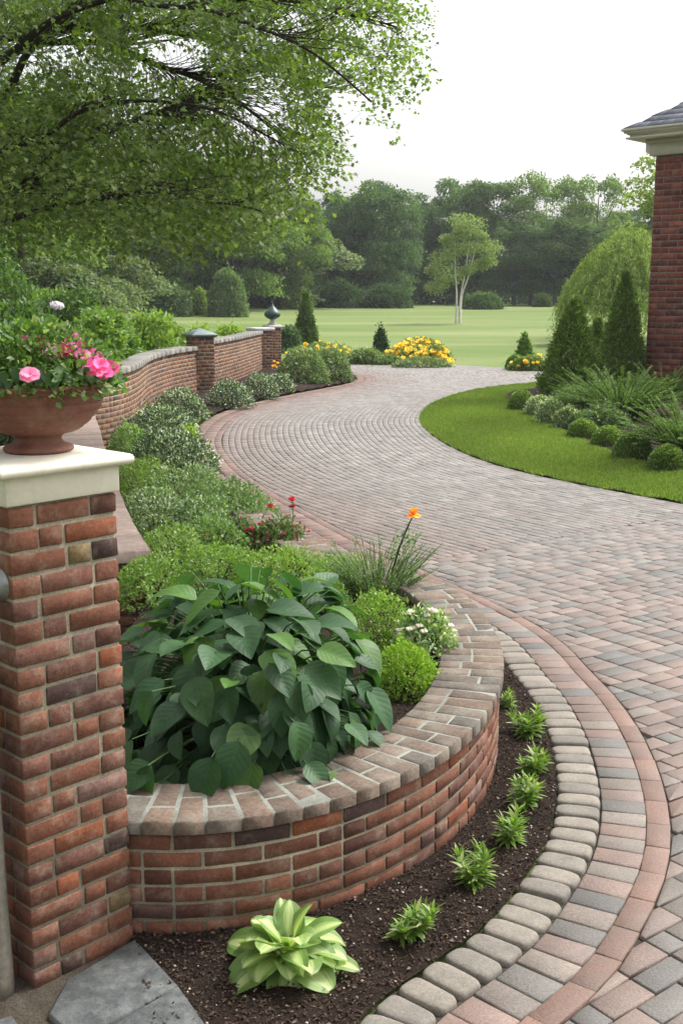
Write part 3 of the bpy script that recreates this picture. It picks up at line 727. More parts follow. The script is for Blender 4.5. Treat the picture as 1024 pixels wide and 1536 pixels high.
for x,y,yy,r,c1,c2 in [(45,562,-.19,.028,(.75,.28,.36),pk2),(150,548,-.10,.036,(.75,.07,.28),(.78,.18,.40)),(38,512,0,.026,pk,pk2),(60,513,.02,.024,(.5,.06,.12),pk),(78,526,-.05,.03,(.72,.5,.56),(.75,.62,.64)),(97,526,-.05,.024,pk,(.5,.04,.10)),(106,517,.02,.028,pk,pk2),(118,522,.0,.032,pk,pk2),(133,533,.0,.03,pk,pk2),(146,541,.02,.03,(.5,.05,.12),pk),(156,556,-.04,.028,hot,pk),(122,534,-.04,.028,pk2,pk),(140,552,-.07,.03,hot,pk2),(110,510,.05,.026,pk2,pk),(166,551,0,.026,pk,(.5,.05,.1))]:
    w=aty(x,y,UC[1]+yy-.05); l=w-(UC+[0,0,.20]); flower(uf,l,0,r*(.85 if r>.034 else 1.15),c1,c2,nn=(l[0]*1.2,-.9,.9),petals=5,layers=2)
# ------------------------------------------------------------------ low stone topped wall behind the pillar
LWp=[(-1.20,6.9),(-1.6,8.25),(-2.4,11.4),(-2.86,13.3),(-3.5,15.8)]
lw=relax(smooth_path(LWp,.1),8); LP=Path(lw)
lr=thing('low_wall',(-1.5,7,0),'low brick wall with wide weathered stone coping running behind the tall pillar','wall')
mb=MB(); f2=Path(LP.offset(.04)); wall_run(mb,f2,1,-.06,8,.07,.21,0,f2.L,thick=.7); 
e0=f2.at(0,0); e1=f2.at(0,.70); tt=(e1-e0)/np.linalg.norm(e1-e0)
for c in range(8):
    x=-(c%2)*.1
    while x<.7:
        a=max(x,0);b=min(x+.21,.7)
        if b-a>.03: cc=e0+tt*(a+b)/2; nn=np.array([tt[1],-tt[0]]); nn=nn if nn[1]<0 else -nn; cc=cc-nn*.035; brick3(mb,np.array([cc[0],cc[1],-.06+c*.07+.035]),np.array([*tt,0]),np.array([*nn,0]),Z3,b-a-.01,.09,.06,.004,brick_cols(),0)
        x+=.21
mb.build('wall',[M_brick,M_mortar],lr,loc=(-1.5,7,0))
mb=MB(); s=-.06
while s<LP.L:
    e=min(s+rng.uniform(.42,.6),LP.L)
    if s<0: P=[LP.at(0,0)-.0*e1,LP.at(e,0),LP.at(e,.78),LP.at(0,.78)]; P[0]=P[0]+(LP.at(0,0)-LP.at(.05,0)); P[3]=P[3]+(LP.at(0,.0)-LP.at(.05,0))
    else: P=[LP.at(s,0),LP.at(e,0),LP.at(e,.78),LP.at(s,.78)]
    prism(mb,P,.502,.585+rng.normal()*.002,.002,.016,np.array((.22,.165,.14))*rng.uniform(.8,1.1)); s=e
    if e>=LP.L: break
mb.build('coping',M_sandstone,lr,loc=(-1.5,7,0))
# ------------------------------------------------------------------ curved garden wall with piers
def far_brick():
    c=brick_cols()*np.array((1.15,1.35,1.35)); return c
CWp=[(-3.42,15.4),(-3.17,16.1),(-3.14,17.4),(-3.3,19.6),(-3.2,21.6),(-2.86,23.3),(-2.45,26.2),(-2.2,29),(-2.05,30.6)]
gw=relax(smooth_path(CWp,.1),8); GP=Path(gw)
p1s=GP.s[np.argmin(np.abs(GP.P[:,1]-23.1))]
segs=[('garden_wall',0,p1s-.1,'long curved red brick garden wall sweeping up to the pyramid-capped pier',1.06),('garden_wall',p1s+.25,GP.L,'shorter straight stretch of brick wall beyond the pyramid-capped pier',1.16)]
for nm,s0,s1,lab,ht in segs:
    c0=GP.at(s0); r_=thing(nm,(c0[0],c0[1],0),lab,'wall','stretches of the brick garden wall'); mb=MB()
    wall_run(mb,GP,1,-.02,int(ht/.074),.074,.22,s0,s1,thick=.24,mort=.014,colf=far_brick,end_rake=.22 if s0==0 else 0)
    mb.build('wall',[M_brick,M_mortar],r_,loc=(c0[0],c0[1],0)); mb=MB(); s=s0; z=int(ht/.074)*.074-.02
    while s<s1:
        e=min(s+rng.uniform(.3,.42),s1); prism(mb,[GP.at(s,-.05),GP.at(e,-.05),GP.at(e,.30),GP.at(s,.30)],z+.001,z+.085+rng.normal()*.003,.002,.02,np.array((.19,.18,.16))*rng.uniform(.8,1.15)); s=e
    mb.build('coping',M_sandstone,r_,loc=(c0[0],c0[1],0))
def pier(px,Yd,W,ht,label,captype,rzv=.35):
    X=(px-512)/F*depth(Yd,.7); c=(X,Yd,0); r_=thing('brick_pier',c,label,'pier','piers along the brick garden wall'); mb=MB()
    lay_pier(mb,(X,Yd),W,-.02,ht,rzv,.074,.1,.012,colf=lambda:brick_cols()*np.array((.95,1.05,1.1))); mb.build('shaft',[M_brick,M_mortar],r_,loc=c); mb=MB(); h=W/2
    if captype=='pyramid':
        sq_lathe(mb,[(h+.02,.001),(h+.055,.02),(h+.06,.04),(h+.055,.062),(.02,.175)],(X,Yd,ht),rzv,cr=.01); mb.build('cap',M_lead,r_,loc=c)
    elif captype=='flat':
        sq_lathe(mb,[(h+.02,.001),(h+.045,.01),(h+.045,.07),(h+.03,.09)],(X,Yd,ht),rzv,cr=.01); mb.build('cap',M_sandstone,r_,loc=c)
    else:
        sq_lathe(mb,[(h+.02,.001),(h+.05,.02),(h+.05,.06),(h-.02,.1)],(X,Yd,ht),rzv,cr=.01); mb.build('cap',M_pale,r_,loc=c)
        mb=MB(); k_=.66; lathe(mb,[(a*k_,.1+(b-.1)*k_) for a,b in [(.19,.10),(.2,.13),(.15,.17),(.09,.24),(.08,.29),(.10,.31)]],(X,Yd,ht),24); lathe(mb,[(a*k_,.1+(b-.1)*k_) for a,b in [(.1,.31),(.20,.36),(.30,.42),(.34,.50),(.33,.58),(.24,.68),(.14,.78),(.06,.88),(.025,.98),(.012,1.10),(.0,1.11)]],(X,Yd,ht),24,mi=1)
        mb.build('finial',[M_pale,M_verd],r_,loc=c,smooth=True)
    return r_
pier(301,23.2,.44,1.27,'brick pier topped by a blue-grey pyramid cap between two wall stretches','pyramid',.5)
pier(391,30.3,.50,1.16,'brick pier with flat stone cap just left of the finial pier','flat',.5)
pier(409,31.3,.36,1.2,'slim brick pier at the wall end crowned by a dark green flame finial','finial',.5)
# ------------------------------------------------------------------ house corner at the right
hc=np.array([(967-512)/F*depth(24,.6),24.0]); u1=norm(np.array([.74,-.67])); u2=norm(np.array([.67,.74])); HZ=4.92
hr=thing('brick_house',(hc[0],hc[1],0),'corner of a dark red brick house with cream cornice and slate roof','house')
mb=MB()
def hb(): return np.array([(.20,.058,.038),(.165,.047,.033),(.225,.072,.048),(.13,.042,.034)][rng.integers(4)])*rng.uniform(.8,1.2)
chh=.127; 
for face_u,face_n in ((u1,np.array([u1[1],-u1[0]])),(u2,np.array([-u2[1],u2[0]]))):
    cen=hc+(u1+u2)*3
    if (cen-hc)@face_n>0: face_n=-face_n
    for c in range(int(HZ/chh)+1):
        x=-(c%2)*.19
        while x<5.5:
            a=max(x,0);b=x+.38; cc=hc+face_u*(a+b)/2-face_n*.05
            z=-.1+c*chh+chh/2
            if z<HZ+.03: brick3(mb,np.array([cc[0],cc[1],z]),np.array([*face_u,0]),np.array([*face_n,0]),Z3,b-a-.02,.12,chh-.02,.006,hb(),0,.001)
            x+=.38
n1=np.array([u1[1],-u1[0]]); 
Q=[hc+u1*.003+u2*.003, hc+u1*5.5+u2*.003, hc+u1*5.5+u2*5.5, hc+u2*5.5+u1*.003]
V=[(*(q),z) for z in (-.1,HZ) for q in Q]; mb.add(V,[[0,1,5,4],[1,2,6,5],[2,3,7,6],[3,0,4,7],[4,5,6,7]],(.30,.24,.21),1)
mb.build('wall',[M_brick,M_mortar],hr,loc=(hc[0],hc[1],0))
def ringbox(mb,o0,o1,z0,z1,col=(.5,.5,.5),mi=0):
    """L-shaped band around the corner, from offset o0 to o1 outside the wall"""
    def pts(o): return [hc-u2*o+u1*5.5, hc-u2*o-u1*o, hc-u1*o+u2*5.5]
    a=pts(o0);b=pts(o1); V=[(*p,z) for p in a+b for z in (z0,z1)]
    F=[]
    for i in (0,1):
        A0,A1,B0,B1=2*i,2*i+2,6+2*i,6+2*i+2
        F+=[[B0,B1,B1+1,B0+1],[A0,A0+1,A1+1,A1],[A0+1,B0+1,B1+1,A1+1],[A0,A1,B1,B0]]
    F+=[[0,6,7,1],[4,5,11,10]]; mb.add(V,F,col,mi)
mb=MB()
ringbox(mb,-.02,.10,HZ-.02,HZ+.22); ringbox(mb,-.02,.16,HZ+.222,HZ+.30); ringbox(mb,-.02,.46,HZ+.302,HZ+.335)
mb.build('cornice',M_trim,hr,loc=(hc[0],hc[1],0))
mb=MB()
for o,z0,z1 in ((.40,HZ+.337,HZ+.38),(.44,HZ+.382,HZ+.41),(.49,HZ+.412,HZ+.45),(.53,HZ+.452,HZ+.50)): ringbox(mb,.3,o,z0,z1)
mb.build('gutter',M_trim,hr,loc=(hc[0],hc[1],0))
mb=MB(); c=hc-u1*.22+u2*.7; box(mb,(c[0],c[1],HZ+.2),(.34,.9,.22),rz=math.atan2(u1[1],u1[0]),ch=.03); mb.build('white_fascia',M_white,hr,loc=(hc[0],hc[1],0))
mb=MB(); pitch=.62
def roof_pt(a,b,dz=0): 
    return (*(hc+u1*a+u2*b), HZ+.505+pitch*(min(a,b)+.5)+dz)
for k in range(14):            # slate courses on both slopes
    o0=-.50+k*.2; o1=o0+.22; z0=HZ+.505+pitch*(k*.2)+.012; z1=HZ+.505+pitch*(k*.2+.22)
    for A_,B_ in ((u1,u2),(u2,u1)):
        x=o0+(k%2)*.12
        while x<5.4:
            a=x;b=min(x+.26,5.5)
            a1=max(a,o1); a0=max(a,o0)
            V=[(*(hc+A_*a0+B_*o0),z0),(*(hc+A_*b+B_*o0),z0),(*(hc+A_*max(b,o1)+B_*o1),z1),(*(hc+A_*a1+B_*o1),z1)]
            V+= [(v[0],v[1],v[2]-.012) for v in V]
            mb.add(V,[[0,1,2,3],[0,4,5,1],[1,5,6,2]],np.array((.12,.13,.16))*rng.uniform(.7,1.3)); x=b+.004
V=[roof_pt(-.5,-.5),roof_pt(5.5,-.5),roof_pt(5.5,2.4),roof_pt(2.4,2.4),roof_pt(2.4,5.5),roof_pt(-.5,5.5)]; V=[(v[0],v[1],v[2]-.02) for v in V]
mb.add(V,[[0,1,2,3],[0,3,4,5]],(.06,.06,.07))
mb.build('roof',M_roof,hr,loc=(hc[0],hc[1],0))
# ------------------------------------------------------------------ island lawn and its bed
Bd=[tuple(at(x,y,.1)[:2]) for x,y in [(1400,790),(1200,748),(1024,706),(930,686),(860,656),(810,630),(775,610),(757,596),(770,586),(800,583)]]
bd=relax(smooth_path(Bd,.15),4)
def isl_h(x,y):
    d=float(np.hypot(RP.P[::12,0]-x,RP.P[::12,1]-y).min()); return .003+.10*min(d/1.5,1)
isl=np.concatenate([R,[(16,3.2)]])
iv=resample(np.vstack([isl,isl[:1]]),.2)[:-1]
region('island_lawn',iv,.25,lambda x,y: isl_h(x,y) if inside(iv,(x,y)) or True else 0,M_turf)
bpoly=np.concatenate([bd,[tuple(at(860,574,.1)[:2]),(9,27),(14,27),(14,9)]]); bpoly=resample(np.vstack([bpoly,bpoly[:1]]),.2)[:-1]
def ibed_h(x,y):
    D,_,_=polydist(bpoly,np.array([x,y])); return .112+.25*min(D/3,1)
region('shrub_bed',bpoly,.2,ibed_h,M_mulch)
# grass blades on the island
mb=MB(); G=[]
while len(G)<135000:
    q=rng.uniform((1,8),(9,28.5),(20000,2)); vis=(q[:,0]<q[:,1]*.40+.8)&(q[:,0]>-.3); q=q[vis]
    # coarse inside test against R: x greater than curve x at y
    Rx=np.interp(q[:,1],R[(R[:,1]<27.5)][:,1],R[(R[:,1]<27.5)][:,0]); q=q[(q[:,0]>Rx-.015)]
    bx=np.interp(q[:,1],bd[::-1,1][np.argsort(bd[::-1,1])],bd[::-1,0][np.argsort(bd[::-1,1])]); q=q[(q[:,0]<bx+.05)|(q[:,1]>24.6)]
    keep=rng.random(len(q))<np.clip(14/q[:,1],0,1)**1.2; G+=list(q[keep])
G=np.array(G[:135000]); Rs=RP.P[::12]
Zg=np.empty(len(G))
for i in range(0,len(G),5000):
    g=G[i:i+5000]; d=np.hypot(g[:,None,0]-Rs[None,:,0],g[:,None,1]-Rs[None,:,1]).min(1); Zg[i:i+5000]=.003+.10*np.minimum(d/1.5,1)
n=len(G); D=norm(rdir(n)*.55+Z3); L=rng.uniform(.03,.06,n)
pt=vnoise(G[:,0],G[:,1],1.0,3)[:,None]*.5+.5
cg=cols(n,(.085,.138,.022),(.165,.235,.050),(.24,.25,.11),.08)*(1+.6*(pt-.5))
x,d,z=frames(D,rdir(n)); W=rng.uniform(.006,.011,n)[:,None]; P=np.c_[G,Zg-.004]
V=np.stack([P-x*W,P+x*W,P+D*L[:,None]],1).reshape(-1,3); mb.add(V,np.arange(3*n).reshape(-1,3),np.repeat(cg,3,0))
stuff(mb.build('grass',leaf_mat('grass_blade',.3,.6,.3)),'bright green clipped grass of the curved lawn beside the drive','grass')
# ================================================================== PLANTING
# --- broad-leaved plant in the planter
bc=(-.385,4.5,.33); br=thing('broad_leaf_shrub',bc,'large shrub with broad pointed dark green leaves spilling over the low brick wall','shrub')
def ovate(t): return (np.sin(PI*np.clip(t,0,1)**.72)**.75)*(1-.35*t**3)
mb=MB(); n=520; g=(1+5**.5)/2; i=np.arange(n)+.5; phi=2*PI*i/g; zz=rng.permutation(np.linspace(-.15,1.0,n)**1.0); 
Dn=np.stack([np.cos(phi)*np.sqrt(1-np.clip(zz,0,1)**2),np.sin(phi)*np.sqrt(1-np.clip(zz,0,1)**2),zz],1)
rr=rng.uniform(.66,1.08,n)*(lumpy(norm(Dn),12,.22,9,5))*(1/np.maximum((np.abs(Dn)**3).sum(1)**(1/3),.01))**.8; P=Dn*rr[:,None]*np.array((.51,.72,.55))+[0,0,.06]; P[:,2]=np.maximum(P[:,2],.05)
rad=norm(Dn*[1,1,0]+1e-4); steep=np.clip(1.15-zz*1.25,0.05,1.3)[:,None]
D=norm(rad*.85+np.array([0,0,-1])*steep*.85+rdir(n)*.5); NN=norm(Dn*np.array([1,1,1.0])+[0,0,.4]+rdir(n)*.38)
L=rng.uniform(.11,.205,n); c=cols(n,(.022,.062,.024),(.046,.104,.040),(.065,.13,.03),.08,v=.15); c[(zz>.62)&(rng.random(n)<.22)]=(.07,.15,.03)
P0=P-D*L[:,None]*.35
blades(mb,P0,D,NN,L,L*rng.uniform(.62,.76,n),c,rng.uniform(.15,.95,n),fold=.26,na=6,nt=10,prof=ovate,wave=.018)
mb.build('foliage',L_gloss,br,smooth=True)
mb=MB()
for k in range(n):
    t=np.linspace(0,1,6)[:,None]; a=np.array([P0[k,0]*.15,P0[k,1]*.15,0]); q=P0[k]; m=np.array([q[0]*.45,q[1]*.45,q[2]*.85+.03]); B_=(1-t)**2*a+2*t*(1-t)*m+t*t*q
    tube(mb,B_,.006,.0025,5,(.06,.12,.03))
mb.build('stems',hard_mat('green_stem',.6,30,.2,.1,.002,.3),br,smooth=True)
# --- hosta
hp=at(432,1452,.0); ho=thing('hosta',tuple(hp),'pale yellow-green variegated hosta rosette at the foot of the low wall','plant'); mb=MB()
for tier,(k,el,L0,W0,bd_) in enumerate(((11,.28,.215,.128,1.2),(10,.66,.195,.122,1.35),(9,1.0,.170,.110,1.4),(8,1.3,.13,.082,1.1))):
    a=np.arange(k)/k*2*PI+tier*.37+rng.uniform(-.3,.3,k); e=el+rng.uniform(-.25,.25,k)
    D=np.stack([np.cos(a)*np.cos(e),np.sin(a)*np.cos(e),np.sin(e)],1); N2=norm(np.stack([-np.cos(a)*np.sin(e),-np.sin(a)*np.sin(e),np.cos(e)],1)+rdir(k)*.42)
    Pq=np.stack([np.cos(a)*.022,np.sin(a)*.022,np.full(k,.02+.022*tier)],1)
    blades(mb,Pq,D,N2,L0*rng.uniform(.72,1.12,k),W0*rng.uniform(.75,1.15,k),cols(k,(.11,.20,.05),(.22,.32,.10),v=.15),bd_+rng.uniform(-.6,.6,k),fold=.24,na=6,nt=12,prof=lambda t: (np.sin(PI*np.clip(t,0,1)**.9)**.62),wave=.045)
mb.build('foliage',L_host,ho,smooth=True)
# --- seven small seedlings along the strip
def seedling(label,px,py,sc,seed):
    sc=sc*1.45
    p=at(px,py,0.0); r_=thing('seedling',tuple(p),label,'plant','small green plants spaced along the mulch strip'); mb=MB()
    ln=rng.normal(size=3)*.018*sc*np.array([1,1,0])
    for st in range(int(rng.integers(4,8))):
        a0=rng.uniform(0,2*PI); q=np.array([math.cos(a0),math.sin(a0),0])*.022*sc*(st>0); hgt=rng.uniform(.028,.075)*sc; tip=q*1.9+[0,0,hgt]+ln
        for lv in range(6):
            k=6; t=lv/5; a=np.arange(k)/k*2*PI+lv*.55+rng.uniform(-.2,.2,k); el=.0+1.15*t+rng.uniform(-.15,.15,k)
            D=np.stack([np.cos(a)*np.cos(el),np.sin(a)*np.cos(el),np.sin(el)],1); Pq=q*.3+(tip-q*.3)*t+D*.003
            Lq=(.050-.014*t)*sc*rng.uniform(.8,1.2,k)
            blades(mb,Pq,D,norm(np.array([0,0,1])+rdir(k)*.25),Lq,Lq*.27,cols(k,(.075,.15,.022),(.18,.28,.04),(.30,.34,.14),.12),rng.uniform(.2,.9,k),fold=.3,na=2,nt=4)
        
    mb.build('foliage',L_shrub,r_,smooth=True); mb=MB(); tube(mb,[(0,0,-.01),(0,0,.03),(.002,0,.06*sc)],.004,.002,5,(.08,.12,.03)); mb.build('stems',M_bark,r_)
for px,py,sc,lab in [(604,1402,1.0,'loose green seedling nearest the hosta in the mulch strip'),(712,1326,1.05,'compact seedling second from the hosta along the mulch strip'),(760,1264,1.05,'bushy seedling third from the hosta beside the grey cobbles'),(781,1210,.95,'middle seedling of the row, fourth from the hosta'),(795,1157,.98,'wide pale seedling fifth from the hosta along the curved wall'),(792,1105,1.1,'light variegated seedling sixth from the hosta'),(764,1062,.7,'smallest yellow seedling at the far tip of the mulch strip')]:
    seedling(lab,px,py,sc,px)
# --- clipped and flowering shrubs within the planter
ZB=.33
c,r=place(606,1052,968,106,ZB); shrub('lime_shrub','rounded lime green shrub inside the low wall, right of the broad-leaved one','shrub',c,r,4200,.016,(.13,.24,.02),(.25,.36,.05),amp=.06,ratio=.7,rand=.6,shell=.35)
c,r=place(566,985,893,118,ZB); shrub('lime_shrub','lime green shrub just behind the rounded one beside the white flowers','shrub',c,r,4200,.017,(.11,.21,.02),(.20,.30,.05),amp=.12,ratio=.6)
def white_fl(root,P,Nn):
    m=MB(); k=0
    up=np.where(Nn[:,2]>.45)[0]; 
    for j in up[:26]:
        m=MB(); c0=P[j]+Nn[j]*.02
        for q in range(6):
            a=q/6*2*PI; cc=c0+np.array([math.cos(a),math.sin(a),.25*(q%2)])*.011
            lathe(m,[(.002,-.006),(.0085,-.002),(.0085,.003),(.003,.008)],cc,7,np.array((.72,.74,.62))*rng.uniform(.85,1.1))
        m.build('flower',L_pet,root,smooth=True)
c,r=place(636,1008,915,105,ZB,.9); shrub('white_flower_plant','bushy plant with clusters of small white flowers by the inner edge of the coping','plant',c,r,2200,.028,(.07,.15,.04),(.22,.32,.12),(.5,.58,.38),.2,amp=.2,flowers=white_fl)
# rosemary like grassy shrub
def spray_plant(name,label,cat,c,nst,L,spread,droop,leafL,leafW,ca,cb,nper,extra=None,p=0,mat=None,group=None,r0=.05,th=.004,up0=1.0,stemc=(.1,.13,.05),lean=None,flat=False,an=(0,2*PI)):
    root=thing(name,c,label,cat,group); mb=MB(); ms=MB(); PP=[];DD=[];NN=[]
    for k in range(nst):
        a=rng.uniform(*an); sp=spread*rng.uniform(.15,1); b=np.array([math.cos(a)*r0*rng.random(),math.sin(a)*r0*rng.random(),0]); d=norm(np.array([math.cos(a)*sp,math.sin(a)*sp,up0])); 
        l=L*rng.uniform(.6,1.1); n=7; pts=[b]; 
        for q in range(n): pts.append(pts[-1]+d*l/n); d=norm(d+np.array([math.cos(a)*.05,math.sin(a)*.05,-droop])+rng.normal(size=3)*.04)
        pts=np.array(pts); tube(ms,pts,th,th*.3,4,stemc)
        t=np.sort(rng.uniform(.12,1,nper))*n; i=np.minimum(t.astype(int),n-1); f=(t-i)[:,None]; P=pts[i]*(1-f)+pts[i+1]*f; T=norm(pts[i+1]-pts[i])
        sd=norm(np.cross(T,[0,0,1])+1e-4)*np.where(np.arange(nper)%2,1,-1)[:,None]
        R_=sd*1.0+rng.normal(size=(nper,3))*.3 if flat else rdir(nper)
        PP.append(P);DD.append(norm(T*1.0+R_*.85));NN.append(norm(rdir(nper)*.5+Z3))
    P=np.concatenate(PP);D=np.concatenate(DD);N2=np.concatenate(NN);n=len(P); Lf=leafL*rng.uniform(.6,1.25,n)
    diamonds(mb,P,D,N2,Lf,Lf*leafW,cols(n,ca,cb,extra,p)); mb.build('foliage',mat or L_shrub,root); ms.build('stems',M_bark,root); return root
p=at(566,905,ZB); spray_plant('feathery_plant','feathery grey-green needle-leaved plant below the orange flower','plant',(p[0],p[1]+.1,ZB-.02),130,.42,.75,.05,.026,.16,(.07,.15,.05),(.17,.26,.10),60,r0=.13)
p2=at(640,915,ZB)
# orange flower
of=thing('orange_flower',(p[0]+.06,p[1]+.15,ZB),'single orange bloom on a tall dark stem above the feathery plant','flower')
tip=aty(620,772,p[1]+.15)-np.array([p[0]+.06,p[1]+.15,ZB]); mb=MB(); t=np.linspace(0,1,8)[:,None]; st_=np.array([.0,0,0])*(1-t)**2+2*t*(1-t)*np.array([tip[0]*.35,0,tip[2]*.6])+t*t*tip; tube(mb,st_,.007,.004,7,(.03,.05,.02)); mb.build('stem',M_bark,of,smooth=True)
mb=MB(); n=110; tt=rng.uniform(.45,.85,n)[:,None]; P=tip*tt+rng.normal(size=(n,3))*[.035,.03,.02]; diamonds(mb,P,rdir(n),norm(rdir(n)*.5+Z3),rng.uniform(.018,.035,n),rng.uniform(.012,.02,n),cols(n,(.05,.13,.03),(.12,.22,.05))); mb.build('foliage',L_shrub,of)
mb=MB()
for l,(k,r_,u) in enumerate(((6,.052,.25),(5,.045,.7),(4,.034,1.6))):
    a=np.arange(k)/k*2*PI+l*.5; D=norm(np.stack([np.cos(a),np.sin(a),np.full(k,u)],1)); blades(mb,np.repeat(tip[None],k,0),D,norm(Z3-D*.3),np.full(k,r_),np.full(k,r_*.95),cols(k,(.85,.30,.02),(.9,.42,.03),v=.08),np.full(k,.9 if l==0 else -.8),fold=.1,nt=5,na=4,prof=lambda t: np.sin(PI*np.clip(t*.93,0,1))**.55+.02)
mb.build('petals',leaf_mat('orange_petal',.25,.5,.3,tint=(1,.8,.3)),of,smooth=True)
# --- red flowering plants
def red_fl(k,r=.016,col=(.42,.02,.04)):
    def f(root,P,Nn):
        up=np.where(Nn[:,2]>.3)[0][:k]
        for j in up: flower(root,P[j]+Nn[j]*.02+[0,0,.02],0,r,col,(.5,.03,.08),petals=5,layers=2)
    return f
def rose(px,py,pb,lab,rad=.022):
    g=at(px,pb,.15); b=(g[0],g[1],.12); r_=thing('red_rose',b,lab,'flower','slender red flowers at the drive edge'); tipw=aty(px,py,g[1])-np.array(b)
    mb=MB(); pts=np.array([(0,0,0),tipw*.5+[.01,0,0],tipw]); tube(mb,pts,.004,.003,5,(.05,.09,.03)); mb.build('stem',M_bark,r_)
    mb=MB(); n=40; tt=rng.uniform(.2,.95,n)[:,None]; P=tipw*tt+rng.normal(size=(n,3))*.014; diamonds(mb,P,rdir(n),norm(rdir(n)*.5+Z3),rng.uniform(.02,.035,n),rng.uniform(.01,.02,n),cols(n,(.05,.12,.03),(.1,.18,.05))); mb.build('foliage',L_shrub,r_)
    flower(r_,tipw,0,rad*1.5,(.50,.02,.04),(.55,.05,.10),petals=5,nn=(0,-.6,1)); return r_,tipw,g
r_,tw,g=rose(438,748,800,'taller slender red rose with three stacked blooms at the drive edge'); flower(r_,tw*[1,1,.9]+[.01,0,-.03],0,.025,(.4,.02,.04),petals=5); flower(r_,tw+[-.01,0,-.065],0,.022,(.4,.05,.07),petals=5)
rose(405,760,805,'shorter red rose with a single bloom left of the stacked one',.026)
EBH=lambda x,y: bed_h(x,y)
def bshrub(name,lab,cat,px,pb,pt,w,n,ls,ca,cb,extra=None,p=0,z=None,**k):
    g=at(px,pb,.2); z0=bed_h(g[0],g[1])-.02 if z is None else z
    c,r=place(px,pb,pt,w,z0); return shrub(name,lab,cat,c,r,n,ls,ca,cb,extra,p,**k)
gd=(.045,.10,.03); gl=(.13,.22,.05); sil=(.42,.47,.40)
bshrub('red_flower_plant','low plant with dark crimson blooms in front of the grey-green shrubs','plant',352,838,782,90,1500,.03,gd,(.12,.18,.06),(.16,.04,.05),.12,flowers=red_fl(9,.02))
bshrub('red_leaf_plant','spreading plant with green and maroon leaves below the red roses','plant',415,842,785,100,1500,.045,(.045,.10,.03),(.10,.17,.05),(.15,.04,.04),.25,flowers=red_fl(5,.016,(.3,.02,.03)))
bshrub('lime_shrub','bright lime groundcover mound between the red-leaved plant and the broad leaves','shrub',425,905,822,165,3800,.022,(.12,.22,.025),(.20,.29,.06),amp=.2)
bshrub('lime_shrub','small lime mound left of the feathery plant','shrub',500,890,836,100,2200,.022,(.12,.22,.025),(.20,.29,.06),amp=.2)
bshrub('lime_shrub','yellow-green mound against the end of the stone-topped wall','shrub',255,880,790,120,3400,.024,(.10,.19,.03),(.18,.26,.07),(.36,.4,.2),.08,amp=.2)
bshrub('green_shrub','mid green mound behind the crimson-flowered plant','shrub',318,850,775,110,3000,.024,(.06,.13,.03),(.17,.27,.07),sil,.06,amp=.2)
# groundcover band going away along the low wall
band=[('variegated_shrub','silvery green mound beside the pillar cap corner',235,815,728,130,.26,3800),
('lime_shrub','yellow-green shrub hugging the stone-topped wall behind the pillar',212,765,690,105,0,3600),
('green_shrub','soft green mound at the drive edge left of the red roses',345,800,722,130,.05,4200),
('variegated_shrub','grey-green mound in mid bed behind the soft green ones',285,775,700,110,.18,4200),
('variegated_shrub','pale leafed low shrub above the crimson blooms',300,820,755,110,.14,3200),
('green_shrub','soft yellow-green mound at the bend of the drive edge',375,808,758,90,.04,2600)]
for nm,lab,px,pb,pt,w,pp,n in band:
    bshrub(nm,lab,'shrub',px,pb,pt,w,n,.03,(.07,.14,.035) if 'lime' not in nm else (.12,.21,.03),(.14,.21,.08) if 'lime' not in nm else (.20,.28,.07),sil,pp,amp=.2,kk=10)
frost=(.50,.54,.50)
for nm,lab,px,pb,pt,w,n in [('frosted_shrub','dark shrub speckled with white at the sharpest bend of the drive',262,728,650,128,6500),
 ('frosted_shrub','white-speckled shrub in the middle of the row below the curved wall',243,668,606,112,6000),
 ('frosted_shrub','white-speckled shrub tucked under the curved wall, left of the pyramid-capped pier',272,632,586,78,5000),
 ('green_shrub','light green shrub at the near foot of the curved wall',200,705,640,80,4200),
 ('frosted_shrub','white-flecked shrub first in the row right of the pyramid-capped pier',347,613,571,66,4200),
 ('frosted_shrub','white-flecked shrub second in the row, below the flat-capped pier',392,599,564,52,3600),
 ('frosted_shrub','white-flecked shrub third in the row, below the finial pier',420,590,560,42,3200)]:
    fr='frost' in nm
    bshrub(nm,lab,'shrub',px,pb,pt,w,n,.042 if fr else .04,(.025,.055,.025) if fr else (.07,.14,.03),(.07,.12,.055) if fr else (.2,.3,.08),frost if fr else sil,.24 if fr else .1,z=.03,amp=.2,kk=9)
bshrub('lime_shrub','small yellow-green tuft at the drive edge between two white-speckled shrubs','shrub',285,672,640,26,700,.04,(.16,.27,.02),(.3,.4,.05),z=.03)
mb=MB(); Pg=in_poly_pts(bp2,26000,(-3.3,6.3),(.6,20)); dE_=np.hypot(Pg[:,None,0]-EPs[None,:,0],Pg[:,None,1]-EPs[None,:,1]).min(1); Pg=Pg[dE_>.07]; n=len(Pg)
Zc=np.array([bed_h(*q) for q in Pg])+np.abs(.05+.05*vnoise(Pg[:,0],Pg[:,1],4,2))*rng.random(n)+.005
diamonds(mb,np.c_[Pg,Zc],norm(rdir(n)+[0,0,.4]),norm(rdir(n)*.6+Z3),rng.uniform(.018,.04,n),rng.uniform(.012,.022,n),cols(n,(.06,.12,.03),(.17,.25,.06),(.36,.4,.3),.06))
stuff(mb.build('ground_cover',L_shrub),'low leafy ground cover filling the bed between the shrubs along the drive','ground cover')
for lab,px,pb,pt,w in [('lime mound right behind the broad leaves next to the pillar',225,915,838,120),('lime mound behind the broad leaves left of their crown',325,900,822,130),('green mound between the broad leaves and the feathery plant',480,925,862,90)]:
    bshrub('lime_shrub',lab,'shrub',px,pb,pt,w,3200,.024,(.10,.19,.03),(.18,.27,.06),amp=.2)
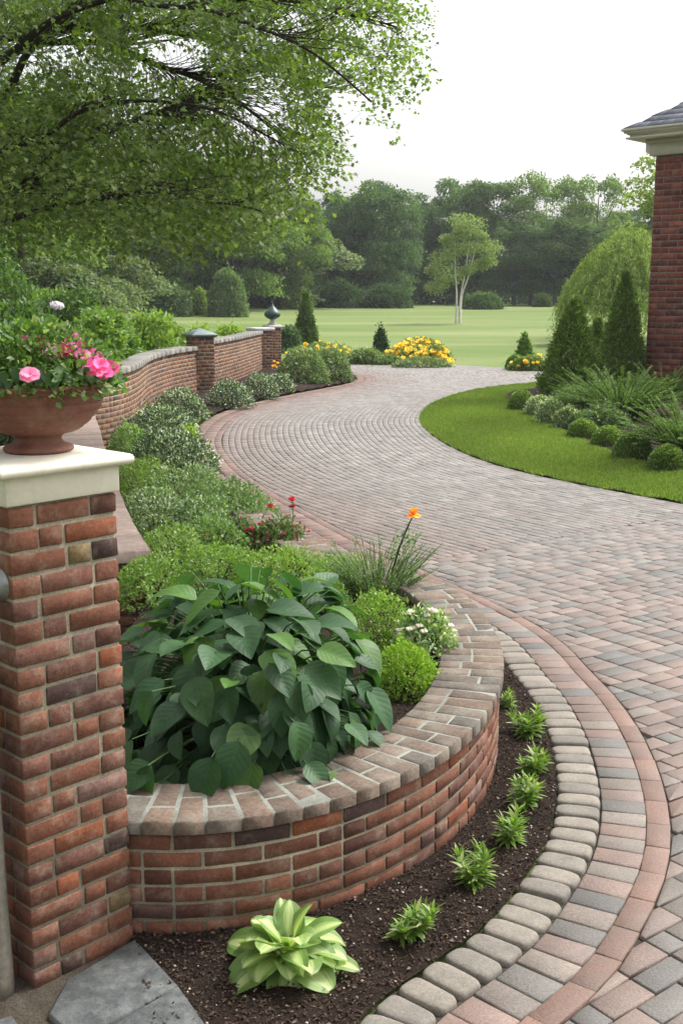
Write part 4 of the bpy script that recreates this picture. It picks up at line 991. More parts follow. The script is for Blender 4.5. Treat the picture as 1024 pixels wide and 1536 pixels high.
# hedge beyond the piers, cone and neighbours
bshrub('hedge_shrub','broad rounded grey-green hedge shrub at the tip of the brick kerb','shrub',455,579,524,78,7000,.06,(.06,.11,.04),(.16,.22,.09),(.38,.42,.28),.10,z=.03,amp=.1)
bshrub('hedge_shrub','rounded hedge shrub beside the drive right of its twin at the kerb tip','shrub',495,574,526,64,6000,.06,(.06,.11,.04),(.15,.21,.085),(.38,.42,.28),.10,z=.03,amp=.1)
def yel_fl(k,r,cz=.2):
    def f(root,P,Nn):
        ok=np.where(((Nn[:,2]>cz)&(Nn[:,1]<.35))|((Nn[:,1]<-.3)&(P[:,2]>P[:,2].max()*.35)))[0]; ok=rng.choice(ok,min(k,len(ok)),replace=False)
        for j in ok: flower(root,P[j]+Nn[j]*.03,0,r*rng.uniform(.8,1.3),(.80,.58,.015),(.88,.74,.06),petals=5,layers=2,nn=(0,-.6,.8))
    return f
def fshrub(name,lab,cat,px,pb,pt,w,n,ls,ca,cb,extra=None,p=0,z=-.03,ryf=1.0,**k):
    c,r=place(px,pb,pt,w,z,ryf); return shrub(name,lab,cat,c,r,n,ls,ca,cb,extra,p,**k)
con=(.022,.06,.018); conl=(.06,.13,.035)
fshrub('cone_shrub','tall olive-green cone-shaped shrub right of the finial pier','shrub',459,528,436,42,9000,.09,(.05,.09,.025),(.13,.19,.055),shape='cone',mat=L_con,amp=.1)
fshrub('round_shrub','small dark round bush left of the olive cone-shaped shrub','shrub',434,530,487,36,3500,.09,(.035,.075,.03),(.09,.15,.06))
fshrub('yellow_flower_bush','low bush with yellow blooms above the hedge shrubs near the finial pier','shrub',480,536,516,100,3000,.07,gd,gl,flowers=yel_fl(60,.075,.1))
c=at(411,562,.05); yf=thing('yellow_flower',(c[0],c[1],.03),'small yellow flower clump against the finial pier','flower'); mb=MB(); tube(mb,[(0,0,0),(0,0,.15),(.01,0,.26)],.008,.005,5,(.05,.1,.03)); mb.build('stem',M_bark,yf)
for q in range(5): flower(yf,rng.normal(size=3)*[.06,.05,.04]+[0,0,.24],0,.045,(.8,.5,.01),(.85,.65,.05))
fshrub('hedge_shrub','low grey-green hedge left of the small dark cone','shrub',548,548,524,60,5000,.08,(.07,.12,.04),(.19,.25,.09),sil,.06)
fshrub('hedge_shrub','low hedge tuft directly in front of the small dark cone','shrub',580,549,533,50,3000,.07,(.06,.11,.04),(.16,.22,.08),sil,.06)
fshrub('cone_shrub','small dark cone-shaped shrub left of the yellow flower bed','shrub',571,534,489,25,5000,.09,(.03,.065,.03),(.08,.13,.055),shape='cone',mat=L_con,amp=.1)
yb=(.06,.11,.035)
for lab,px,pb,pt,w,k in [('yellow-flowering bush at the left front of the round flower bed',606,546,519,58,95),('yellow-flowering bush at the right front of the round flower bed',650,547,522,52,90),('taller yellow-flowering bush at the back of the round flower bed',630,540,508,82,95)]:
    fshrub('yellow_flower_bush',lab,'shrub',px,pb,pt,w,4200,.08,yb,(.16,.22,.07),(.3,.36,.2),.08,flowers=yel_fl(k,.088,.1),ryf=.9,group='yellow flowering bushes at the far side of the drive',z=-.02)
fshrub('low_green_edging','low leafy skirt of pale plants along the front of the round yellow flower bed','plant',632,552,537,92,3500,.06,(.08,.14,.05),(.2,.26,.11),sil,.12,z=-.01,ryf=.35)
fshrub('column_shrub','small bright green upright shrub in the far right flower bed','shrub',786,545,500,25,5000,.09,(.09,.17,.03),(.2,.3,.06),shape='cone',mat=L_con,amp=.3)
fshrub('yellow_flower_bush','low yellow-flecked bush around the foot of the bright upright shrub','shrub',790,558,536,56,3500,.07,(.08,.14,.04),(.2,.28,.07),flowers=yel_fl(20,.07,.2),ryf=.5)
fshrub('green_shrub','small leafy bush at the left end of the far right flower bed','shrub',770,556,534,22,1500,.09,(.07,.14,.03),(.16,.25,.06))
# --- island bed
zi=.14
def ishrub(name,lab,px,pb,pt,w,n,ls,ca,cb,extra=None,p=0,cat='shrub',z=None,ryf=1.0,**k):
    g=at(px,pb,.15); z0=ibed_h(g[0],g[1])-.03 if z is None else z
    c,r=place(px,pb,pt,w,z0,ryf); return shrub(name,lab,cat,c,r,n,ls,ca,cb,extra,p,**k)
def conifer(lab,px,pb,pt,w,z=None):
    g=at(px,pb,.2); z0=.22; c,r=place(px,pb,pt,w,z0); root=thing('cone_conifer',c,lab,'tree','cone-shaped evergreens by the brick house')
    mb=MB(); n=30000; t=rng.beta(1.0,1.35,n); a=rng.uniform(0,2*PI,n); prof=(1-t)**.92*(.74+.26*np.minimum(1,t/.12)); lump=1+.07*np.sin(a*6+t*14)+.06*np.sin(a*13-t*40)+.05*np.sin(t*70+a*3)
    rad=prof*lump*(1-.22*rng.random(n)**2); P=np.stack([np.cos(a)*rad*r[0],np.sin(a)*rad*r[1],.04+t*r[2]],1); o=np.stack([np.cos(a),np.sin(a),np.full(n,.3)],1)
    D=norm(o*.6+rdir(n)*.55+[0,0,.45]); nc=900; cid=rng.integers(0,n,nc); q_=rng.integers(0,nc,16000); m_=rng.choice(n,16000,replace=False); P[m_]=P[cid[q_]]*np.array([1,1,1])+o[cid[q_]]*rng.uniform(-.02,.11,(16000,1))*(1-.75*t[cid[q_]])[:,None]+rng.normal(size=(16000,3))*.028; o[m_]=o[cid[q_]]; P[:,2]=np.maximum(P[:,2],.03); D[m_]=norm(o[m_]*.7+rdir(16000)*.5+[0,0,.5])
    L=rng.uniform(.04,.085,n); diamonds(mb,P,D,norm(o+rdir(n)*.6),L,L*.40,cols(n,(.065,.125,.026),(.15,.235,.05),(.25,.34,.09),.22)); mb.build('crown',L_con,root)
    mb=MB(); tube(mb,[(0,0,-.3),(0,0,r[2]*.5),(0,0,r[2]*.93)],.05,.01,8,(.07,.05,.04)); mb.build('trunk',M_bark,root)
conifer('cone-shaped dark evergreen further left from the brick house, wider at its foot',856,598,450,100)
conifer('tall slim cone-shaped evergreen nearest the brick house corner',930,580,413,74)
conifer('small cone evergreen showing between the two larger ones',893,560,482,28)
for lab,px,pb,pt,w in [('clipped round box ball at the far left tip of the shrub bed',782,617,586,42),('clipped box ball second in the front row from the spreading variegated shrubs',873,660,629,46),('clipped box ball third in the front row',911,673,640,48),('largest clipped box ball in the front row, fourth along',948,689,650,58),('clipped box ball at the right edge of the picture, partly cut off',999,704,668,54)]:
    ishrub('box_ball',lab,px,pb,pt,w,6500,.03,(.07,.13,.03),(.17,.26,.06),(.34,.42,.18),.16,amp=.04,group='clipped box balls along the shrub bed',ratio=.6,shell=.2,rand=.5)
for lab,px,pb,pt,w,pp in [('pale white-leaved mound next to the far box ball',808,626,594,40,.45),('pale white-leaved mound second from the far box ball',826,637,600,46,.40),('grey-green mound left of the second clipped box ball',852,646,612,42,.2)]:
    ishrub('pale_shrub',lab,px,pb,pt,w,4500,.04,(.09,.15,.06),(.22,.28,.12),(.5,.55,.42),pp,amp=.15)
ishrub('green_shrub','green filler shrub behind the pale mounds below the left evergreen',860,628,588,80,6000,.05,(.06,.12,.035),(.16,.23,.08),(.3,.36,.2),.08)
ishrub('green_shrub','dark green filler shrub behind the box balls under the juniper',905,648,610,80,4500,.05,(.045,.09,.035),(.12,.18,.07),(.3,.36,.2),.1)
# junipers with feathery sprays
def juniper(lab,px,pb,Lm,nst,zz=.25,seed=0,up0=.8,nper=230):
    g=at(px,pb,zz); return spray_plant('feathery_juniper',lab,'shrub',(g[0],g[1],zz),int(nst*1.7),Lm*.66,1.5,.05,.040,.26,(.065,.13,.024),(.17,.27,.06),int(nper*.8),mat=L_con,r0=.25,th=.008,up0=up0*.8,flat=True,group='feathery junipers near the brick house')
juniper('large feathery juniper in front of the brick house corner',930,622,1.45,150)
juniper('feathery juniper reaching left under the evergreens',888,600,1.1,90)
juniper('feathery juniper at the foot of the house wall, partly behind the large one',990,600,1.2,90)
juniper('feathery juniper at the right edge of the picture above the last box ball',1030,672,1.2,100)
# --- far shrubs and hedge behind the curved wall
def lshrub(lab,px,pt,w,Y,ca,cb,n=6000,ls=.11,name='leafy_shrub',extra=None,p=0,**k):
    X=(px-512)/F*depth(Y,1); top=aty(px,pt,Y)[2]; rx=w/2/F*depth(Y,1)
    return shrub(name,lab,'shrub',(X,Y,0.0),(rx,rx*.9,top),n,ls,ca,cb,extra,p,amp=.22,kk=9,**k)
ly=(.14,.23,.035); ll=(.28,.37,.08); dk=(.04,.09,.025); dm=(.11,.18,.045)
for lab,px,pt,w,Y,a,b,n in [('bright yellow-green shrub behind the straight wall stretch, nearest the finial pier',345,490,62,32,ly,ll,6000),('bright shrub just above the pyramid-capped pier',300,494,80,29.5,ly,ll,6500),('bright green leafy shrub left of the pyramid-capped pier',262,496,96,26.5,(.10,.18,.03),(.24,.33,.07),7500),
 ('yellow-green shrub behind the middle of the curved wall',215,492,110,23.5,(.10,.18,.03),(.24,.34,.07),8500),('mid green shrub behind the near part of the curved wall',160,470,120,21.5,(.07,.14,.03),(.17,.26,.06),9000),('loose green shrub behind two lighter ones over the curved wall',238,486,110,29,(.06,.12,.03),(.16,.24,.06),8000),
 ('tall dark green shrub behind the urn blooms',105,436,150,24,dk,dm,9500),('dark leafy shrub at the left edge behind the urn',20,430,150,21,dk,dm,9500),('low bright shrub behind the pink blooms',140,500,110,18,(.07,.14,.03),(.18,.27,.06),8000),
 ('shaded green shrub low behind the urn at the left edge',30,490,150,15,(.04,.09,.025),(.10,.17,.045),7000),('lighter green shrub between the two dark ones behind the urn',62,452,100,26,(.08,.15,.03),(.2,.28,.06),6500)]:
    lshrub(lab,px,pt,w,Y,a,b,n)
c0=aty(86,457,20.0); hf=thing('white_hydrangea',(c0[0],20.0,0),'single white flower head rising from the dark shrub behind the urn','flower'); mb=MB(); tube(mb,[(0,0,0),(.02,0,c0[2]*.5),(0,0,c0[2])],.01,.006,5,(.06,.09,.04)); mb.build('stem',M_bark,hf)
mb=MB(); n=160; P,Nn=dome_points(n,(.10,.08,.07),'dome'); diamonds(mb,P+[0,0,c0[2]-.04],norm(rdir(n)),Nn,np.full(n,.06),np.full(n,.05),cols(n,(.55,.6,.62),(.7,.72,.75))); mb.build('petals',L_pet,hf)
# boulder behind the curved wall
bq=aty(160,535,16.6); mb=MB(); D=[]; m=14
for i in range(m+1):
    for j in range(2*m): a=i/m*PI; b=j/(2*m)*2*PI; D.append((math.sin(a)*math.cos(b),math.sin(a)*math.sin(b),math.cos(a)))
D=np.array(D); rr=lumpy(D,26,.4,7,77); V=D*rr[:,None]*[.40,.40,.58]+[-4.05,19,.58]; Fb=[]
for i in range(m):
    for j in range(2*m): k=(j+1)%(2*m); Fb.append([i*2*m+j,i*2*m+k,(i+1)*2*m+k,(i+1)*2*m+j])
mb.add(V,Fb); tag(mb.build('boulder',M_rock,loc=(-4.05,19,0),smooth=True),'grey streaked boulder peeking out beside the near end of the curved wall','rock')
# ================================================================== TREES
def bezier(pts,n=14): return smooth_path(pts,np.linalg.norm(np.diff(np.array(pts),axis=0),axis=1).sum()/n)
def grow_tree(name,seed,Ht,Wd,n,ls,ca,cb,trunk_h=.2,tr=.28,nl=26,bark=(.09,.075,.06),extra=None,p=0,gap=.0,lobe=.26,low=.12,mat=None,thin=0):
    """returns (crown mesh builder, trunk mesh builder) around the origin"""
    r=np.random.default_rng(seed); mb=MB(); mt=MB(); C=[];Rr=[]
    for i in range(nl):
        t=r.uniform(0,1)**.85; z=Ht*(trunk_h*low/.12*.6+ (1-trunk_h*low/.12*.6)*t*.93); prof=math.sin(PI*min(max((z/Ht-.02)*.86+.1,0),1))**.6; a=r.uniform(0,2*PI); q=r.uniform(.25,1)**.6*prof*Wd*.5*(1-lobe*.6)
        C.append((math.cos(a)*q,math.sin(a)*q,z)); Rr.append(Wd*lobe*r.uniform(.55,1.1)*(.6+.5*prof)*(1-.25*t))
    C=np.array(C);Rr=np.array(Rr); C[:,2]=np.minimum(C[:,2],Ht-Rr*.75)
    w=Rr**2; w/=w.sum(); idx_=r.choice(nl,n,p=w); D=norm(r.normal(size=(n,3))); D[:,2]=np.where(D[:,2]<-.35,-D[:,2],D[:,2])
    q=lumpy(D,18,.5,12,seed)*(1-.45*r.random(n)**1.4)
    P=C[idx_]+D*q[:,None]*Rr[idx_][:,None]*[1,1,.78]
    if gap:
        g=np.sin(P[:,0]*1.7+seed)+np.sin(P[:,1]*1.9+2)+np.sin(P[:,2]*2.3+1); k=g<(3-gap*3); P=P[k];D=D[k]
    n=len(P); NN=norm(D*.6+r.normal(size=(n,3))*.45+[0,0,.7]); dd=norm(D*.5+r.normal(size=(n,3))*.7+[0,0,-.15]); L=ls*r.uniform(.55,1.35,n)
    cc=cols(n,ca,cb,extra,p); cc=cc*(1+.18*np.sin(idx_[:n]*2.4)[:,None]) if not gap else cc
    diamonds(mb,P,dd,NN,L,L*.72,cc,.2)
    tube(mt,[(0,0,-.6),(.05,0,Ht*trunk_h),(0,.1,Ht*.55),(.1,0,Ht*.85)],tr,tr*.15,9,bark)
    for i in np.argsort(-Rr)[:16]:
        z0=max(Ht*trunk_h*.9,min(C[i,2]*.65,Ht*.7)); a=np.array([0,0,z0]); t=np.linspace(0,1,5)[:,None]; m=np.array([C[i,0]*.5,C[i,1]*.5,(z0+C[i,2])/2-.05*Ht*.3]); tube(mt,(1-t)**2*a+2*t*(1-t)*m+t*t*C[i],tr*.35,tr*.06,6,bark)
    return mb,mt
def tree_at(proto,px,Y,pt,label,name,group='trees beyond the lawn',wscale=1.0,rz=None,gz=None):
    mc,mt,Ht,Wd=proto; X=(px-512)/F*depth(Y,0); g=lawn_h(X,Y) if gz is None else gz; top=aty(px,pt,Y)[2]; s=(top-g)/Ht
    o=thing(name,(X,Y,g),label,'tree',group,rng.uniform(0,6) if rz is None else rz); o.scale=(s*wscale,s*wscale,s)
    for nm,me in (('crown',mc),('trunk',mt)): c=bpy.data.objects.new(nm,me); COL.objects.link(c); c.parent=o
    return o
def proto(seed,Ht,Wd,n,ls,ca,cb,mat=L_far,**k):
    a,b=grow_tree('t',seed,Ht,Wd,n,ls,ca,cb,**k); o=a.build('crown',mat); o2=b.build('trunk',M_bark,smooth=True); m1,m2=o.data,o2.data
    bpy.data.objects.remove(o); bpy.data.objects.remove(o2); return (m1,m2,Ht,Wd)
T1=proto(1,14,12,32000,.30,(.042,.085,.034),(.10,.165,.055),trunk_h=.12,low=.02,nl=34,lobe=.22)
T2=proto(2,14,9,24000,.29,(.045,.090,.032),(.11,.175,.055),trunk_h=.22,nl=34,lobe=.25,tr=.32,bark=(.13,.12,.10))
T3=proto(3,14,9,13500,.28,(.085,.145,.04),(.18,.26,.08),trunk_h=.25,nl=46,lobe=.185,gap=.38,tr=.3,bark=(.15,.14,.12))
T4=proto(4,12,10,34000,.26,(.075,.13,.03),(.17,.25,.06),trunk_h=.15,low=.05,nl=34,lobe=.22)
T5=proto(5,5,6,18000,.20,(.08,.115,.06),(.16,.20,.10),trunk_h=.06,low=.01,nl=22,lobe=.26)
for pr_,px,Y,pt,ws,lab,nm in [(T1,560,112,272,1.0,'massive dark green rounded tree left of the pale slim-trunked tree','broad_tree'),(T1,520,118,292,.85,'dark green tree forming the left shoulder of the massive rounded one','broad_tree'),(T1,612,122,290,.8,'dark green tree closing the right side of the massive rounded one','broad_tree'),
 (T2,690,126,268,1.0,'tall narrow tree rising behind the pale slim-trunked tree','tall_tree'),(T2,735,122,272,1.0,'tall dark tree just right of the pale slim-trunked tree','tall_tree'),(T3,795,120,262,1.0,'tall airy tree with light green top in the middle of the right group','airy_tree'),(T2,770,116,330,1.0,'lower dark tree in front of the airy-topped one','tall_tree'),
 (T3,845,122,268,.9,'airy tree with sky showing through, right of the middle of the right group','airy_tree'),(T3,890,118,266,.95,'airy loose-crowned tree at the right end of the far group','airy_tree'),(T2,830,114,325,1.1,'dark full tree under the airy crowns at the right','tall_tree'),(T2,880,112,335,1.0,'dark tree with a pale bare trunk showing near the weeping tree','tall_tree'),(T2,930,125,315,1.0,'far tree partly hidden behind the weeping tree','tall_tree'),
 (T2,655,130,300,.8,'dark tree filling the dip between the two big groups','tall_tree'),(T2,985,100,300,1.0,'dark tree behind the weeping tree beside the house','tall_tree'),(T1,475,130,318,.8,'dark tree glimpsed between the overhanging branches and the massive one','broad_tree')]:
    tree_at(pr_,px,Y,pt,lab,nm,wscale=ws)
for pr_,px,Y,pt,ws,lab,nm in [(T4,432,98,290,.95,'green tree at the right end of the left background trees','leafy_tree'),(T4,350,92,235,1.0,'tall green tree behind the middle of the overhanging branches','leafy_tree'),(T4,235,90,215,1.1,'broad green tree behind the overhanging branches, left of centre','leafy_tree'),(T4,115,82,195,1.1,'broad green tree behind the left overhanging limbs','leafy_tree'),(T4,15,52,180,1.1,'green tree filling the left edge behind the branches','leafy_tree'),
 (T1,400,104,330,.8,'dark grey-green tree low behind the round grey bush','broad_tree'),(T1,300,104,320,.8,'dark tree behind the low dark shrubs left of the round grey bush','broad_tree'),(T1,200,98,325,.9,'dark tree in the shade behind the pale spreading one','broad_tree'),(T1,90,70,330,.9,'dark tree low at the left behind the slim dark trunk','broad_tree'),(T4,-60,45,150,1.0,'green tree just outside the left edge, its side branches showing','leafy_tree')]:
    tree_at(pr_,px,Y,pt,lab,nm,group='trees at the left of the lawn',wscale=ws)
for px,Y,pt,ws,lab in [(150,56,378,1.2,'pale grey-green spreading small tree at the left behind the shrubs'),(60,44,385,1.3,'grey-green spreading small tree behind the slim dark trunk'),(425,101,345,1.4,'pale grey-green feathery small tree right of the round grey bush'),(376,102,365,1.2,'grey-green small tree directly behind the round grey bush')]:
    tree_at(T5,px,Y,pt,lab,'small_tree',group='small grey-green trees at the lawn edge',wscale=ws)
# dark slim trunk at the left
g=aty(33,424,30); mtk=thing('slim_tree',(g[0],30,0),'slim dark-trunked tree at the left, crown lost in the overhanging leaves','tree'); mb=MB(); tube(mb,[(0,0,0),(.03,0,2.5),(0,0,5),(-.1,0,7)],.11,.06,8,(.03,.024,.02)); mb.build('trunk',M_bark,mtk,smooth=True)
mb=MB(); n=9000; P,Nn=dome_points(n,(2.3,2.2,2.2),'ball',9,.3,.7); diamonds(mb,P+[0,0,5.2],rdir(n),norm(Nn+Z3),rng.uniform(.08,.15,n),rng.uniform(.06,.1,n),cols(n,(.05,.10,.02),(.13,.21,.04))); mb.build('crown',L_maple,mtk)
# far shrubs at the lawn edge
def fsh(lab,px,pb,pt,w,Y,ca,cb,name='far_shrub',n=6000,ls=.22,**k):
    X=(px-512)/F*depth(Y,0); g=lawn_h(X,Y); top=aty(px,pt,Y)[2]; rx=w/2/F*depth(Y,0)
    shrub(name,lab,'shrub',(X,Y,g-.1),(rx,rx*.8,top-g+.1),n,ls,ca,cb,mat=L_far,amp=.08,**k)
fsh('large round grey-green bush at the far left edge of the lawn',342,457,406,58,80,(.075,.13,.05),(.18,.25,.11))
fsh('low dark rounded bush left of the large round grey one',256,457,430,62,79,(.055,.10,.045),(.13,.19,.09))
fsh('small bright bush wedged between trunk and round grey bush',299,457,432,20,81,(.11,.18,.03),(.24,.33,.06),n=2500)
fsh('long low clipped dark hedge right of the pale slim-trunked tree',722,464,441,60,100,(.05,.10,.035),(.11,.17,.06))
fsh('small rounded bush under the far trees near the bare pale trunk',812,462,443,26,108,(.06,.10,.04),(.12,.17,.06),n=2500)
fsh('dark low shrub at the foot of the massive rounded tree, left side',510,468,425,70,104,(.035,.075,.03),(.08,.13,.05),n=7000,ls=.3)
fsh('dark low shrub at the foot of the massive rounded tree, right side',580,468,430,70,104,(.035,.075,.03),(.08,.13,.05),n=7000,ls=.3)
fsh('dark shrub mass under the far trees beside the weeping tree',905,464,435,80,106,(.035,.075,.03),(.08,.13,.05),n=5000,ls=.3)
# far wood as one mass
mb=MB(); n=60000; X=rng.uniform(-75,75,n); Y=rng.uniform(134,150,n); Hh=7+1.5*np.sin(X*.21)+1.1*np.sin(X*.53+1); Z=rng.random(n)**.8*Hh+.6
diamonds(mb,np.stack([X,Y,Z],1),rdir(n),norm(rdir(n)*.6+[0,-.5,.8]),rng.uniform(.35,.75,n),rng.uniform(.3,.5,n),cols(n,(.03,.06,.025),(.07,.11,.045)))
n=30000; X=rng.uniform(-75,-8,n); Y=rng.uniform(98,112,n)+(X+8)*.45; Z=rng.random(n)*(5+1.2*np.sin(X*.4))+.9
diamonds(mb,np.stack([X,Y,Z],1),rdir(n),norm(rdir(n)*.6+[0,-.5,.8]),rng.uniform(.3,.6,n),rng.uniform(.25,.45,n),cols(n,(.03,.06,.025),(.07,.11,.045)))
n=26000; X=rng.uniform(-75,75,n); Y=rng.uniform(126,133,n); Z=rng.random(n)*(3+.7*np.sin(X*.35))+.7
diamonds(mb,np.stack([X,Y,Z],1),rdir(n),norm(rdir(n)*.6+[0,-.5,.8]),rng.uniform(.3,.6,n),rng.uniform(.25,.45,n),cols(n,(.03,.06,.025),(.07,.11,.045)))
stuff(mb.build('far_wood',L_far),'dark mass of far woodland closing the view behind the lawn trees','woodland')
# pale slim-trunked tree
Yb=72; g=at(690,476,lawn_h(7,72)); Xb=(688-512)/F*depth(Yb,0); gz=lawn_h(Xb,Yb); bt=thing('birch_tree',(Xb,Yb,gz),'pale slim tree with three white trunks standing alone on the lawn','tree')
topz=aty(690,322,Yb)[2]-gz
mb=MB()
for k,(x0,x1) in enumerate(((-.20,-.35),(.05,.55),(.12,1.0))):
    mb=MB(); tube(mb,bezier([(x0,k*.1,-.1),(x0+.02,k*.1,topz*.25),((x0+x1)/2,0,topz*.45),(x1,.1,topz*.75)]),.075,.02,8,(.62,.60,.55)); mb.build('trunk',M_bark,bt,smooth=True)
mb=MB(); C=np.array([(-1.6,0,.38),(-.7,.6,.45),(.5,-.4,.5),(1.6,.2,.55),(-1.3,-.3,.60),(.2,.3,.84),(1.5,-.2,.80),(-.1,0,.94),(2.3,.1,.70),(-2.1,.2,.50),(.9,.5,.70),(-.3,0,.70),(-1.0,.3,.78),(2.1,0,.58),(.9,0,.90),(-1.9,-.2,.33)]); n=6800
i=rng.integers(0,16,n); P=C[i]*[.82,1,topz]+norm(rng.normal(size=(n,3)))*(rng.random(n)**.5)[:,None]*[.78,.85,.50]*(1+.35*np.sin(i*1.9))[:,None]; diamonds(mb,P,norm(rdir(n)+[0,0,-.4]),norm(rdir(n)*.6+Z3),rng.uniform(.10,.2,n),rng.uniform(.07,.13,n),cols(n,(.13,.19,.07),(.27,.33,.14)))
mb.build('crown',L_far,bt)
# weeping tree beside the house
def weeping(lab,px,pt,w,Y,ca,cb,ns,name='weeping_tree'):
    X=(px-512)/F*depth(Y,0); g=lawn_h(X,Y); Ht=aty(px,pt,Y)[2]-g; W=w/F*depth(Y,0)/2; r_=thing(name,(X,Y,g),lab,'tree'); mb=MB(); mt=MB()
    tube(mt,[(0,0,-.2),(.1,0,Ht*.3),(0,.1,Ht*.7)],.28,.1,9,(.08,.07,.05))
    PP=[];DD=[];
    for k in range(ns):
        a=rng.uniform(0,2*PI); rr=W*rng.random()**.6; zt=Ht*(1-.55*(rr/W)**1.6)*rng.uniform(.75,1.03); s=np.array([math.cos(a)*rr,math.sin(a)*rr,zt]); L=rng.uniform(.15,.4)*Ht; o=np.array([math.cos(a),math.sin(a),0])
        t=np.linspace(0,1,70)[:,None]; P=s+o*t*.55*L*(1-.45*t)+np.array([0,0,-1])*L*t**1.6; P=P[P[:,2]>.25]
        if not len(P): continue
        PP.append(P+rng.normal(size=P.shape)*.06); DD.append(norm(o*.5+np.array([0,0,-1])+rng.normal(size=P.shape)*.5))
        if k%9==0: m=s*[.4,.4,.9]; tt=np.linspace(0,1,6)[:,None]; a0=np.array([0,0,Ht*.35]); tube(mt,(1-tt)**2*a0+2*tt*(1-tt)*m+tt*tt*s,.06,.015,5,(.08,.07,.05))
    P=np.concatenate(PP);D=np.concatenate(DD);n=len(P); L=rng.uniform(.09,.17,n); diamonds(mb,P,D,norm(rdir(n)*.6+Z3),L,L*.38,cols(n,ca,cb)); mb.build('crown',L_far,r_); mt.build('trunk',M_bark,r_,smooth=True)
weeping('bright yellow-green weeping tree behind the cone evergreens beside the house',935,340,185,48,(.13,.20,.04),(.28,.36,.10),620)
T6=proto(6,10,6,9000,.2,(.13,.19,.05),(.27,.33,.11),trunk_h=.3,nl=26,lobe=.2,gap=.2,tr=.16,bark=(.12,.1,.08))
tree_at(T6,1000,55,232,'airy light green tree whose top shows beside the house wall','airy_tree',group='trees beside the house',wscale=1.25)
# ------------------------------------------------------------------ overhanging maple
TX,TY=-5.6,10.5
mp=thing('maple_tree',(TX,TY,0),'large maple at the left whose leafy limbs hang over the garden','tree'); mt=MB(); org=np.array([TX,TY,0])
tube(mt,np.array([(TX,TY,-.1),(TX+.05,TY,1.4),(TX+.1,TY,3),(TX+.15,TY,5),(TX+.2,TY,8)]),.34,.12,14,(.05,.042,.036))
def PXY(pts): return [aty(x,y,Y) for x,y,Y in pts]
limb_px=[([(0,95,9.6),(40,60,9.4),(100,22,9.2),(190,-10,9),(300,-25,9)],.050,3.3),([(0,150,10.2),(30,92,10),(70,50,10),(100,25,10.1),(170,-40,10)],.060,3.0),
 ([(60,212,9.3),(100,180,9.2),(150,157,9),(270,151,8.8),(350,175,8.6),(440,230,8.5)],.028,2.6),([(0,336,9.8),(60,316,9.6),(160,297,9.3),(230,290,9.1),(345,302,8.9),(400,318,8.9)],.030,1.9),
 ([(12,297,10.5),(50,256,10.3),(105,213,10.1),(175,190,10),(250,160,10)],.040,2.2),([(0,200,9.9),(60,216,9.7),(130,211,9.5),(240,170,9.3)],.024,2.7),
 ([(60,-40,8.8),(200,0,8.6),(330,20,8.4),(430,60,8.3),(520,110,8.2),(560,150,8.2)],.030,4.0),([(120,-60,9.8),(300,-10,9.8),(470,10,9.8),(600,40,9.8)],.035,4.2),
 ([(100,60,11.5),(220,90,11.6),(340,140,11.8),(430,210,12),(470,260,12)],.04,3.2),([(30,250,12),(150,240,12.4),(290,250,12.6),(400,290,12.8)],.04,2.6),([(0,60,12.5),(180,40,12.6),(350,70,12.8),(480,130,13)],.05,3.6)]
LB=[];LT=[]
for pts,r0,zt in limb_px:
    W=np.array(PXY(pts)); st0=np.array([TX+.05,TY,zt]); d=W[0]-st0; pre=[st0,st0+d*.5+[0,0,.12]]; P=relax(smooth_path(np.vstack([pre,W]),.12),3); P=P+np.stack([vnoise(P[:,0],P[:,1],3,q)*.03 for q in (1,2,3)],1)
    tube(mt,P,r0*1.5,r0*.22,7,(.04,.033,.028)); LB.append(P); LT.append(norm(np.gradient(P,axis=0)))
LB=np.concatenate(LB); LT=np.concatenate(LT)
edge_y=[-400,0,60,130,170,200,250,300,345,380,420]; edge_x=[640,652,645,612,560,530,505,480,455,405,330]
bot_x=[-400,0,120,220,270,330,400,450,490,560,650]; bot_y=[375,365,375,372,350,360,335,315,270,190,130]
holes=[(262,72,34,26),(232,45,20,10),(300,110,24,12),(48,88,22,22),(400,150,32,22),(330,265,14,10),(110,55,16,12),(215,110,14,9),(440,40,16,14),(385,200,16,12),(515,150,26,20),(560,40,14,12)]
PP=[];DD=[];NN=[];CC_=[];cnt=0; tries=0
